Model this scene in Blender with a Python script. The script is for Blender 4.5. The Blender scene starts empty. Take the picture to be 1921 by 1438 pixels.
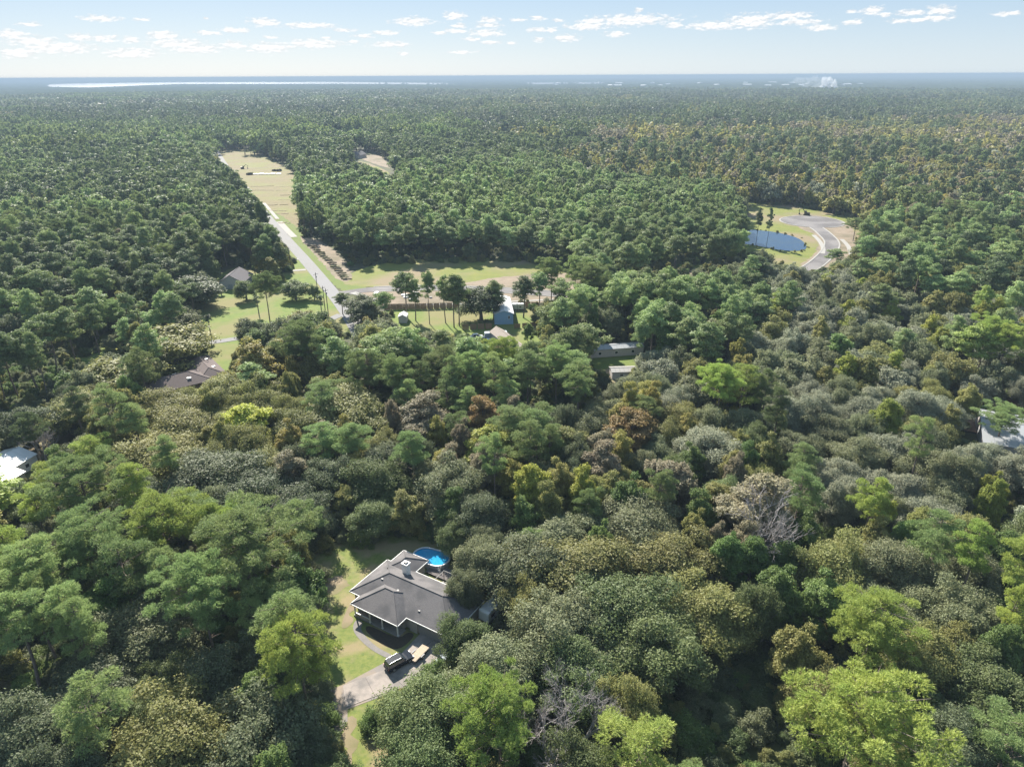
import bpy, bmesh, math, random
import numpy as np
from mathutils import Vector, Matrix

random.seed(7)
RNG = np.random.default_rng(11)
SC = bpy.context.scene
COL = SC.collection

# ------------------------------------------------------------------ camera
PW, PH, FPX, CAMH = 1921.0, 1438.0, 1300.0, 90.0
PITCH = math.atan((719 - 142) / FPX)
ROLL = math.radians(0.3)
_f = np.array([0, math.cos(PITCH), -math.sin(PITCH)])
_r0 = np.array([1.0, 0, 0])
_u0 = np.cross(_r0, _f)
_r = _r0 * math.cos(ROLL) - _u0 * math.sin(ROLL)
_u = _u0 * math.cos(ROLL) + _r0 * math.sin(ROLL)
_C = np.array([0, 0, CAMH])
cam = bpy.data.cameras.new('camera')
cam.sensor_width = 36.0
cam.lens = 36.0 * FPX / PW
cam.clip_start = 0.5
cam.clip_end = 200000
co = bpy.data.objects.new('camera', cam)
COL.objects.link(co)
co.matrix_world = Matrix(((_r[0], _u[0], -_f[0], 0), (_r[1], _u[1], -_f[1], 0), (_r[2], _u[2], -_f[2], CAMH), (0, 0, 0, 1)))
SC.camera = co

# ------------------------------------------------------------------ sun, sky, exposure
SUN_AZ = math.radians(-22)          # from straight ahead, towards the left
SUN_EL = math.radians(37)
SKY_STRENGTH = 0.10
sdir = Vector((math.sin(SUN_AZ) * math.cos(SUN_EL), math.cos(SUN_AZ) * math.cos(SUN_EL), math.sin(SUN_EL)))
sl = bpy.data.lights.new('sun', 'SUN')
sl.energy = 5.0
sl.angle = math.radians(0.6)
sl.color = (1.0, 0.94, 0.84)
so = bpy.data.objects.new('sun', sl)
so.rotation_euler = sdir.to_track_quat('Z', 'Y').to_euler()
COL.objects.link(so)

SC.view_settings.view_transform = 'Standard'
SC.view_settings.look = 'None'
SC.view_settings.gamma = 1.0
SC.view_settings.use_curve_mapping = False
SC.view_settings.exposure = 1.44

HAZE_DENSITY = 0.00018
HAZE_COLOR = (0.32, 0.41, 0.53, 1)

SC.render.engine = 'CYCLES'
cy = SC.cycles
cy.max_bounces = 7
cy.diffuse_bounces = 5
cy.glossy_bounces = 2
cy.transmission_bounces = 5
cy.volume_bounces = 2
cy.transparent_max_bounces = 8
cy.caustics_reflective = False
cy.caustics_refractive = False
cy.use_denoising = True
cy.denoiser = 'OPENIMAGEDENOISE'
cy.denoising_input_passes = 'RGB_ALBEDO_NORMAL'
cy.denoising_prefilter = 'ACCURATE'


def ray(px, py):
    return _f * FPX + _r * (px - PW / 2) - _u * (py - PH / 2)


def G(px, py, z=0.0):
    """ground point (or point at height z) seen at photo pixel px, py"""
    d = ray(px, py)
    return _C + d * ((z - CAMH) / d[2])


def g2(px, py, z=0.0):
    p = G(px, py, z)
    return (float(p[0]), float(p[1]))


def proj(pts):
    v = np.asarray(pts, float) - _C
    zc = v @ _f
    zs = np.where(np.abs(zc) < 1e-3, 1e-3, zc)
    return PW / 2 + FPX * (v @ _r) / zs, PH / 2 - FPX * (v @ _u) / zs, zc


# clouds of the photograph: px centre x, y, half width, half height
CLOUDS = [(55, 46, 22, 4), (188, 35, 36, 5), (265, 37, 14, 3), (387, 35, 6, 2), (495, 42, 30, 7), (580, 48, 46, 5), (305, 68, 30, 9), (245, 75, 16, 6), (195, 72, 28, 6),
          (150, 70, 25, 6), (20, 65, 30, 8), (60, 78, 50, 9), (110, 90, 70, 10), (30, 100, 40, 9), (250, 100, 50, 9), (330, 82, 50, 8), (370, 92, 50, 8), (435, 85, 25, 6),
          (505, 90, 45, 9), (590, 82, 50, 8), (390, 62, 25, 4), (440, 57, 25, 5), (507, 70, 12, 3), (645, 57, 20, 3), (680, 68, 18, 4), (660, 79, 12, 3), (615, 71, 10, 2),
          (725, 62, 25, 4), (730, 84, 35, 5), (757, 101, 10, 3), (775, 41, 38, 7), (853, 30, 20, 7), (862, 49, 14, 4), (855, 58, 20, 4), (885, 74, 15, 3), (825, 62, 15, 3),
          (918, 38, 18, 5), (915, 48, 25, 4), (912, 62, 32, 6), (920, 80, 20, 3), (866, 98, 25, 3), (972, 38, 15, 3), (1010, 34, 14, 4), (1048, 39, 10, 3), (1008, 56, 18, 4),
          (1035, 56, 10, 4), (1115, 40, 30, 6), (1185, 38, 80, 9), (1100, 50, 40, 6), (1155, 64, 22, 5), (1062, 72, 22, 6), (1012, 75, 12, 4), (1198, 20, 8, 4), (1265, 48, 16, 5),
          (1340, 48, 55, 7), (1410, 40, 45, 12), (1480, 30, 40, 6), (1540, 52, 30, 5), (1500, 42, 40, 5), (1596, 22, 10, 3), (1600, 42, 18, 5), (1636, 20, 22, 7), (1660, 28, 12, 4),
          (1710, 24, 28, 5), (1765, 20, 28, 8), (1760, 34, 30, 5), (1685, 40, 18, 4), (1720, 38, 20, 4), (1890, 26, 28, 4), (960, 81, 10, 3)]


def make_world():
    w = bpy.data.worlds.new('World')
    SC.world = w
    w.use_nodes = True
    nt = w.node_tree
    nt.nodes.clear()
    N, L = nt.nodes.new, nt.links.new

    def M(op, a, b=None, c=None):
        n = N('ShaderNodeMath')
        n.operation = op
        for i, v in enumerate((a, b, c)):
            if v is None:
                continue
            if isinstance(v, (int, float)):
                n.inputs[i].default_value = v
            else:
                L(v, n.inputs[i])
        return n.outputs[0]
    sky = N('ShaderNodeTexSky')
    sky.sky_type = 'NISHITA'
    sky.sun_disc = False
    sky.sun_elevation = SUN_EL
    sky.sun_rotation = SUN_AZ
    sky.altitude = 60
    sky.air_density = 1.0
    sky.dust_density = 0.6
    sky.ozone_density = 1.6
    tc = N('ShaderNodeTexCoord')
    nrm = N('ShaderNodeVectorMath'); nrm.operation = 'NORMALIZE'
    L(tc.outputs['Generated'], nrm.inputs[0])
    sep = N('ShaderNodeSeparateXYZ')
    L(nrm.outputs[0], sep.inputs[0])
    az = M('ARCTAN2', sep.outputs[0], sep.outputs[1])
    el = M('ARCSINE', sep.outputs[2])
    per = 2 * math.pi / 5
    azw = M('WRAP', az, per / 2, -per / 2)     # the same run of clouds goes on all round the sky
    cx = N('ShaderNodeCombineXYZ')
    L(azw, cx.inputs[0]); L(el, cx.inputs[1])
    # noise that frays the outlines
    nc = N('ShaderNodeCombineXYZ')
    L(M('MULTIPLY', az, 105.0), nc.inputs[0]); L(M('MULTIPLY', el, 280.0), nc.inputs[1])
    no = N('ShaderNodeTexNoise'); no.inputs['Scale'].default_value = 1.0; no.inputs['Detail'].default_value = 5.0; no.inputs['Roughness'].default_value = 0.62
    L(nc.outputs[0], no.inputs['Vector'])
    acc = None
    for (px, py, hw, hh) in CLOUDS:
        d = ray(px, py); d = d / np.linalg.norm(d)
        a0, e0 = math.atan2(d[0], d[1]), math.asin(d[2])
        d2 = ray(px + hw, py); d2 /= np.linalg.norm(d2)
        wa = abs(math.atan2(d2[0], d2[1]) - a0) * 1.5
        d3 = ray(px, py - hh); d3 /= np.linalg.norm(d3)
        we = abs(math.asin(d3[2]) - e0) * 1.7
        v1 = N('ShaderNodeVectorMath'); v1.operation = 'SUBTRACT'
        L(cx.outputs[0], v1.inputs[0]); v1.inputs[1].default_value = (a0, e0, 0)
        v2 = N('ShaderNodeVectorMath'); v2.operation = 'MULTIPLY'
        L(v1.outputs[0], v2.inputs[0]); v2.inputs[1].default_value = (1 / wa, 1 / we, 0)
        v3 = N('ShaderNodeVectorMath'); v3.operation = 'LENGTH'
        L(v2.outputs[0], v3.inputs[0])
        one = M('SUBTRACT', 1.0, v3.outputs['Value'])
        acc = one if acc is None else M('MAXIMUM', acc, one)
    acc = M('MAXIMUM', acc, -0.4)
    dens = M('ADD', acc, M('MULTIPLY', M('SUBTRACT', no.outputs['Fac'], 0.5), 1.9))
    mr = N('ShaderNodeMapRange'); mr.interpolation_type = 'SMOOTHSTEP'
    mr.inputs['From Min'].default_value = 0.08; mr.inputs['From Max'].default_value = 0.72
    L(dens, mr.inputs['Value'])
    # the same noise a little higher up: undersides greyer than tops
    up = N('ShaderNodeVectorMath'); up.operation = 'ADD'; up.inputs[1].default_value = (-0.12, 0.55, 0)
    L(nc.outputs[0], up.inputs[0])
    no2 = N('ShaderNodeTexNoise'); no2.inputs['Scale'].default_value = 1.0; no2.inputs['Detail'].default_value = 4.0; no2.inputs['Roughness'].default_value = 0.6
    L(up.outputs[0], no2.inputs['Vector'])
    mr2 = N('ShaderNodeMapRange')
    mr2.inputs['From Min'].default_value = 0.05; mr2.inputs['From Max'].default_value = 1.0; mr2.inputs['To Min'].default_value = 0.76; mr2.inputs['To Max'].default_value = 1.05
    L(M('ADD', dens, M('MULTIPLY', M('SUBTRACT', no.outputs['Fac'], no2.outputs['Fac']), 2.2)), mr2.inputs['Value'])
    ccol = N('ShaderNodeMix'); ccol.data_type = 'RGBA'; ccol.blend_type = 'MULTIPLY'; ccol.inputs[0].default_value = 1.0
    ccol.inputs[6].default_value = CLOUD_COL
    L(mr2.outputs[0], ccol.inputs[7])
    # humid air: pale blue overhead, whiter towards the horizon, the clear-sky model showing through
    hz = M('POWER', M('SUBTRACT', 1.0, M('MINIMUM', M('MAXIMUM', M('DIVIDE', el, 0.19), 0.0), 1.0)), 2.0)
    air = N('ShaderNodeMix'); air.data_type = 'RGBA'
    L(hz, air.inputs[0]); air.inputs[6].default_value = ZENITH_COL; air.inputs[7].default_value = HORIZON_COL
    hmix = N('ShaderNodeMix'); hmix.data_type = 'RGBA'
    hmix.inputs[0].default_value = 0.91
    L(sky.outputs[0], hmix.inputs[6]); L(air.outputs[2], hmix.inputs[7])
    cmix = N('ShaderNodeMix'); cmix.data_type = 'RGBA'
    L(M('MULTIPLY', mr.outputs[0], 0.9), cmix.inputs[0]); L(hmix.outputs[2], cmix.inputs[6]); L(ccol.outputs[2], cmix.inputs[7])
    bg = N('ShaderNodeBackground'); bg.inputs['Strength'].default_value = SKY_STRENGTH
    L(cmix.outputs[2], bg.inputs['Color'])
    out = N('ShaderNodeOutputWorld')
    L(bg.outputs[0], out.inputs[0])


CLOUD_COL = (3.95, 4.0, 4.05, 1)      # in the units of the sky texture, before the strength
HORIZON_COL = (2.45, 2.85, 3.18, 1)
ZENITH_COL = (1.24, 1.90, 2.74, 1)
make_world()


# ------------------------------------------------------------------ helpers
def tag(o, label=None, cat=None, group=None, kind=None):
    if label: o['label'] = label
    if cat: o['category'] = cat
    if group: o['group'] = group
    if kind: o['kind'] = kind
    return o


def empty(name, loc=(0, 0, 0), rz=0.0, label=None, cat=None, group=None):
    o = bpy.data.objects.new(name, None)
    o.empty_display_size = 0.5
    COL.objects.link(o)
    o.location = loc
    o.rotation_euler = (0, 0, rz)
    return tag(o, label, cat, group)


class MB:
    """collects shapes, then links them as one mesh object"""
    def __init__(s):
        s.v, s.f = [], []

    def add(s, vs, fs):
        b = len(s.v)
        s.v += [tuple(v) for v in vs]
        s.f += [tuple(b + i for i in f) for f in fs]
        return s

    def box(s, x0, x1, y0, y1, z0, z1):
        return s.add([(x0, y0, z0), (x1, y0, z0), (x1, y1, z0), (x0, y1, z0), (x0, y0, z1), (x1, y0, z1), (x1, y1, z1), (x0, y1, z1)],
                     [(0, 3, 2, 1), (4, 5, 6, 7), (0, 1, 5, 4), (1, 2, 6, 5), (2, 3, 7, 6), (3, 0, 4, 7)])

    def prism(s, poly, z0, z1):
        n = len(poly)
        vs = [(x, y, z0) for x, y in poly] + [(x, y, z1) for x, y in poly]
        fs = [tuple(range(n - 1, -1, -1)), tuple(range(n, 2 * n))] + [(i, (i + 1) % n, n + (i + 1) % n, n + i) for i in range(n)]
        return s.add(vs, fs)

    def extrude_y(s, prof, y0, y1):
        """profile in x,z swept along y"""
        n = len(prof)
        vs = [(x, y0, z) for x, z in prof] + [(x, y1, z) for x, z in prof]
        fs = [tuple(range(n)), tuple(range(2 * n - 1, n - 1, -1))] + [((i + 1) % n, i, n + i, n + (i + 1) % n) for i in range(n)]
        return s.add(vs, fs)

    def tube(s, pts, rad, seg=6):
        pts = [Vector(p) for p in pts]
        vs = []
        for i, p in enumerate(pts):
            d = (pts[min(i + 1, len(pts) - 1)] - pts[max(i - 1, 0)])
            d = d.normalized() if d.length > 1e-6 else Vector((0, 0, 1))
            a = d.orthogonal().normalized(); b = d.cross(a)
            r = rad[i] if isinstance(rad, (list, tuple)) else rad
            vs += [p + (a * math.cos(2 * math.pi * k / seg) + b * math.sin(2 * math.pi * k / seg)) * r for k in range(seg)]
        fs = []
        for i in range(len(pts) - 1):
            for k in range(seg):
                fs.append((i * seg + k, i * seg + (k + 1) % seg, (i + 1) * seg + (k + 1) % seg, (i + 1) * seg + k))
        fs.append(tuple(range(seg - 1, -1, -1))); fs.append(tuple((len(pts) - 1) * seg + k for k in range(seg)))
        return s.add(vs, fs)

    def mesh(s, name, mats):
        me = bpy.data.meshes.new(name)
        me.from_pydata(s.v, [], s.f)
        for m in (mats if isinstance(mats, (list, tuple)) else [mats]):
            me.materials.append(m)
        me.update()
        return me

    def build(s, name, mats, parent=None, smooth=False, bevel=0):
        me = s.mesh(name, mats)
        if bevel:
            bm = bmesh.new(); bm.from_mesh(me)
            bmesh.ops.bevel(bm, geom=bm.edges[:], offset=bevel, segments=2, affect='EDGES', clamp_overlap=True)
            bm.to_mesh(me); bm.free()
        if smooth:
            me.shade_smooth()
        o = bpy.data.objects.new(name, me)
        COL.objects.link(o)
        if parent is not None:
            o.parent = parent
        return o


def np_mesh(name, verts, quads, mats, mat_idx=None):
    me = bpy.data.meshes.new(name)
    verts = np.asarray(verts, np.float32); quads = np.asarray(quads, np.int32)
    nf, k = quads.shape
    me.vertices.add(len(verts)); me.vertices.foreach_set('co', verts.ravel())
    me.loops.add(nf * k); me.loops.foreach_set('vertex_index', quads.ravel())
    me.polygons.add(nf)
    me.polygons.foreach_set('loop_start', np.arange(0, nf * k, k, dtype=np.int32))
    me.polygons.foreach_set('loop_total', np.full(nf, k, np.int32))
    for m in mats:
        me.materials.append(m)
    if mat_idx is not None:
        me.polygons.foreach_set('material_index', np.asarray(mat_idx, np.int32))
    me.update(calc_edges=True)
    return me


def new_mat(name):
    m = bpy.data.materials.new(name)
    m.use_nodes = True
    nt = m.node_tree
    b = nt.nodes['Principled BSDF']
    return m, nt, b


def rough_mat(name, c1, c2=None, scale=1.0, rough=0.9, detail=4.0, bump=0.0, c3=None, scale2=0.1, metallic=0.0, spec=0.3, world=True):
    """two or three noise-mixed colours"""
    m, nt, b = new_mat(name)
    N, L = nt.nodes.new, nt.links.new
    b.inputs['Roughness'].default_value = rough
    b.inputs['Metallic'].default_value = metallic
    b.inputs['Specular IOR Level'].default_value = spec
    if c2 is None:
        c2 = tuple(x * 0.8 for x in c1)
    if world:
        src = N('ShaderNodeNewGeometry').outputs['Position']
    else:
        src = N('ShaderNodeTexCoord').outputs['Object']
    n = N('ShaderNodeTexNoise'); n.inputs['Scale'].default_value = scale; n.inputs['Detail'].default_value = detail; n.inputs['Roughness'].default_value = 0.65
    L(src, n.inputs['Vector'])
    r = N('ShaderNodeValToRGB'); r.color_ramp.elements[0].position = 0.33; r.color_ramp.elements[1].position = 0.67
    r.color_ramp.elements[0].color = (*c1, 1); r.color_ramp.elements[1].color = (*c2, 1)
    L(n.outputs['Fac'], r.inputs[0])
    colr = r.outputs[0]
    if c3 is not None:
        n2 = N('ShaderNodeTexNoise'); n2.inputs['Scale'].default_value = scale2; n2.inputs['Detail'].default_value = 3
        L(src, n2.inputs['Vector'])
        r2 = N('ShaderNodeValToRGB'); r2.color_ramp.elements[0].position = 0.45; r2.color_ramp.elements[1].position = 0.62
        L(n2.outputs['Fac'], r2.inputs[0])
        mx = N('ShaderNodeMix'); mx.data_type = 'RGBA'
        L(r2.outputs[0], mx.inputs[0]); L(colr, mx.inputs[6]); mx.inputs[7].default_value = (*c3, 1)
        colr = mx.outputs[2]
    L(colr, b.inputs['Base Color'])
    if bump:
        bp = N('ShaderNodeBump'); bp.inputs['Strength'].default_value = bump; bp.inputs['Distance'].default_value = 0.05
        L(n.outputs['Fac'], bp.inputs['Height']); L(bp.outputs[0], b.inputs['Normal'])
    return m


def plain_mat(name, c, rough=0.5, metallic=0.0, spec=0.5, coat=0.0):
    m = rough_mat(name, c, tuple(x * 0.88 for x in c), 6.0, rough, metallic=metallic, spec=spec, world=False)
    m.node_tree.nodes['Principled BSDF'].inputs['Coat Weight'].default_value = coat
    return m


def leaf_mat(name, trans=0.35, patch=0.25):
    m, nt, b = new_mat(name)
    N, L = nt.nodes.new, nt.links.new
    oi = N('ShaderNodeObjectInfo'); ge = N('ShaderNodeNewGeometry'); tc = N('ShaderNodeTexCoord')
    no = N('ShaderNodeTexNoise'); no.inputs['Scale'].default_value = 0.45; no.inputs['Detail'].default_value = 2
    L(tc.outputs['Object'], no.inputs['Vector'])

    def M(op, a, b_):
        n = N('ShaderNodeMath'); n.operation = op
        for i, v in enumerate((a, b_)):
            if isinstance(v, (int, float)): n.inputs[i].default_value = v
            else: L(v, n.inputs[i])
        return n.outputs[0]
    val = M('ADD', M('MULTIPLY', ge.outputs['Random Per Island'], 0.55), 0.72)
    val = M('MULTIPLY', val, M('ADD', M('MULTIPLY', no.outputs['Fac'], 2 * patch), 1 - patch))
    val = M('MULTIPLY', val, M('ADD', M('MULTIPLY', oi.outputs['Random'], 0.34), 0.83))
    hs = N('ShaderNodeHueSaturation')
    at = N('ShaderNodeAttribute'); at.attribute_type = 'INSTANCER'; at.attribute_name = 'tint'
    L(at.outputs['Color'], hs.inputs['Color'])
    L(val, hs.inputs['Value'])
    wn = N('ShaderNodeTexWhiteNoise'); wn.noise_dimensions = '1D'
    L(oi.outputs['Random'], wn.inputs['W'])
    hue = M('ADD', M('MULTIPLY', wn.outputs['Value'], 0.024), 0.486)
    hue = M('ADD', hue, M('MULTIPLY', M('SUBTRACT', no.outputs['Fac'], 0.5), -0.05))
    L(hue, hs.inputs['Hue'])
    L(hs.outputs[0], b.inputs['Base Color'])
    b.inputs['Roughness'].default_value = 0.6
    b.inputs['Specular IOR Level'].default_value = 0.25
    t = N('ShaderNodeBsdfTranslucent')
    hs2 = N('ShaderNodeHueSaturation'); hs2.inputs['Saturation'].default_value = 1.0; hs2.inputs['Value'].default_value = 1.6
    L(hs.outputs[0], hs2.inputs['Color']); L(hs2.outputs[0], t.inputs['Color'])
    mx = N('ShaderNodeMixShader'); mx.inputs[0].default_value = trans
    L(b.outputs[0], mx.inputs[1]); L(t.outputs[0], mx.inputs[2])
    L(mx.outputs[0], nt.nodes['Material Output'].inputs['Surface'])
    return m


MAT = {}
MAT['leaf'] = leaf_mat('leaf', 0.35, 0.22)
MAT['needle'] = leaf_mat('needle', 0.28, 0.16)
MAT['moss'] = rough_mat('spanish_moss', (0.15, 0.15, 0.12), (0.22, 0.22, 0.18), 3, 0.95, world=False)
MAT['bark'] = rough_mat('oak_bark', (0.12, 0.105, 0.09), (0.22, 0.20, 0.18), 3, 0.95, world=False)
MAT['pine_bark'] = rough_mat('pine_bark', (0.13, 0.10, 0.08), (0.25, 0.20, 0.165), 3, 0.95, world=False)
MAT['dead'] = rough_mat('dead_wood', (0.25, 0.225, 0.215), (0.36, 0.33, 0.32), 2, 0.95, world=False)


# ------------------------------------------------------------------ foliage shapes
def unit(v):
    return v / np.maximum(np.linalg.norm(v, axis=-1, keepdims=True), 1e-9)


def diamonds(c, n, L, W, rng, axis=None):
    """leaf-shaped quads at centres c with normals n (and long axis AXIS if given)"""
    k = len(c)
    if axis is None:
        t = unit(np.cross(n, rng.normal(size=(k, 3))))
    else:
        t = axis
        n = unit(np.cross(t, np.cross(n, t)))
    b = np.cross(n, t)
    L = np.broadcast_to(np.asarray(L, float), (k,))[:, None] * 0.5
    W = np.broadcast_to(np.asarray(W, float), (k,))[:, None] * 0.5
    v = np.stack([c - t * L, c + b * W - t * L * 0.1, c + t * L, c - b * W - t * L * 0.1], axis=1).reshape(-1, 3)
    q = np.arange(4 * k).reshape(k, 4)
    return v, q


def fib(n, rng, zmin=-1.0):
    i = np.arange(n) + 0.5
    z = 1 - (1 - zmin) * i / n
    ph = i * 2.399963 + rng.uniform(0, 6.28)
    r = np.sqrt(np.maximum(0, 1 - z * z))
    return np.stack([r * np.cos(ph), r * np.sin(ph), z], axis=1)


LEAVES = {   # per level of detail: leaves per clump, length, width
    'oak': {0: (480, 0.30, 0.19), 1: (190, 0.50, 0.32), 2: (24, 1.5, 1.0), 3: (4, 3.1, 2.6)},
    'broad': {0: (500, 0.31, 0.21), 1: (200, 0.50, 0.34), 2: (26, 1.45, 1.0), 3: (4, 3.0, 2.4)},
    'pine': {0: (84, 0.44, 0.060), 1: (130, 0.72, 0.25), 2: (22, 1.3, 0.75), 3: (4, 2.2, 1.7)},
}


def clump_leaves(kind, lod, cc, cr, cflat, center, rng):
    n, L, W = LEAVES[kind][lod]
    vs, qs, off = [], [], 0
    for c, r in zip(cc, cr):
        k = max(3, int(n * (r / np.mean(cr)) ** 2))
        if kind == 'pine' and lod == 0:
            d = fib(k, rng, -0.35) + rng.normal(size=(k, 3)) * 0.25
            d = unit(d)
            base = c + d * r * np.array([1, 1, cflat]) * rng.uniform(0.35, 0.95, (k, 1))
            B = 7
            base = np.repeat(base, B, axis=0)
            ax = unit(np.repeat(unit(d + np.array([0, 0, 0.55])), B, axis=0) + rng.normal(size=(k * B, 3)) * 0.62)
            nn = unit(np.repeat(d, B, axis=0) + rng.normal(size=(k * B, 3)) * 0.6)
            l = rng.uniform(0.75, 1.2, k * B) * L
            v, q = diamonds(base + ax * l[:, None] * 0.4, nn, l, W * rng.uniform(0.7, 1.4, k * B), rng, ax)
        else:
            d = unit(fib(k, rng, -0.65) + rng.normal(size=(k, 3)) * 0.35)
            rr = (0.42 + 0.78 * rng.uniform(0, 1, (k, 1)) ** 0.7) * r * (1 + 0.22 * np.sin(7 * d[:, :1] + 5 * d[:, 1:2] + c[0] * 3))
            pos = c + d * rr * np.array([1, 1, cflat])
            out = unit(d * 0.8 + unit(pos - center) * 0.5 + np.array([0, 0, 0.15]))
            nn = unit(out * 0.85 + rng.normal(size=(k, 3)) * 0.55)
            s = rng.uniform(0.65, 1.3, k)
            v, q = diamonds(pos, nn, L * s, W * s, rng)
        vs.append(v); qs.append(q + off); off += len(v)
    return np.concatenate(vs), np.concatenate(qs)


def pine_clumps(rng, H, R, base_frac, nb, thin=0.0):
    cc, cr, limbs = [], [], []
    zb = H * base_frac
    lean = rng.uniform(0, 6.28)
    for i in range(nb):
        t = (i + 0.5) / nb
        t = t ** 0.85
        z = zb + (H - 0.6 - zb) * t
        prof = math.sqrt(max(0.03, 1 - t ** 2.4)) * (0.62 + 0.38 * min(1, t * 3.2))
        a = i * 2.39996 + rng.uniform(-0.5, 0.5)
        ln = R * prof * rng.uniform(0.50, 1.15) * (1 + 0.22 * math.cos(a - lean))
        up = ln * rng.uniform(0.12, 0.42)
        tip = np.array([math.cos(a) * ln, math.sin(a) * ln, z + up])
        limbs.append((np.array([0, 0, z - 0.2]), np.array([math.cos(a) * ln * 0.55, math.sin(a) * ln * 0.55, z + up * 0.3]), tip))
        for fr in ((0.42, 0.98) if ln > R * 0.55 else (0.75,)):
            if rng.uniform() < thin:
                continue
            j = rng.normal(size=3) * 0.35
            cc.append(np.array([math.cos(a) * ln * fr, math.sin(a) * ln * fr, z + up * fr]) + j)
            cr.append(rng.uniform(0.6, 1.35) * (0.85 + 0.08 * min(R, 5)))
        if ln > R * 0.7:
            b = a + rng.uniform(0.35, 0.7) * rng.choice([-1, 1])
            cc.append(np.array([math.cos(b) * ln * 0.8, math.sin(b) * ln * 0.8, z + up * 0.7])); cr.append(rng.uniform(0.7, 1.05))
    cc.append(np.array([0, 0, H - 0.5])); cr.append(0.9)
    return np.array(cc), np.array(cr), limbs


def dome_clumps(rng, H, R, z0, n, lowz=-0.25, squash=1.0, upright=0.0):
    """clump centres on an uneven dome from z0 to H"""
    hc = (H - z0)
    d = unit(fib(n, rng, lowz) + rng.normal(size=(n, 3)) * 0.16)
    lob = rng.uniform(0, 6.28, 4)
    az = np.arctan2(d[:, 1], d[:, 0])
    irr = 1 + 0.14 * np.sin(2 * az + lob[0]) + 0.10 * np.sin(3 * az + lob[1]) + 0.10 * np.sin(5 * d[:, 2] * 2 + lob[2] + az)
    rr = irr * rng.uniform(0.62, 1.04, n)
    zc = z0 + hc * 0.30
    c = np.stack([d[:, 0] * rr * R * 0.84, d[:, 1] * rr * R * 0.84, zc + d[:, 2] * rr * np.where(d[:, 2] > 0, hc * 0.66, hc * 0.9)], axis=1)
    if upright:
        k = (c[:, 2] - z0) / hc
        c[:, :2] *= (1 - upright * np.clip(k, 0, 1) ** 1.5)[:, None]
    r = R * (0.12 + 0.19 * rng.uniform(0, 1, n) ** 1.4)
    c += rng.normal(size=c.shape) * R * 0.06
    ni = n // 5
    ci = unit(rng.normal(size=(ni, 3))) * R * 0.42 * rng.uniform(0.3, 1, (ni, 1)) * np.array([1, 1, 0.55]) + np.array([0, 0, zc + 0.1 * hc])
    return np.concatenate([c, ci]), np.concatenate([r, R * np.full(ni, 0.26)]), np.array([0, 0, zc - 0.2 * hc])


def limb_mesh(mb, limbs, r0, seg=5):
    for a, m, t in limbs:
        mb.tube([a, m, t], [r0, r0 * 0.6, r0 * 0.18], seg)


class Proto:
    pass


PROTO = {}


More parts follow.
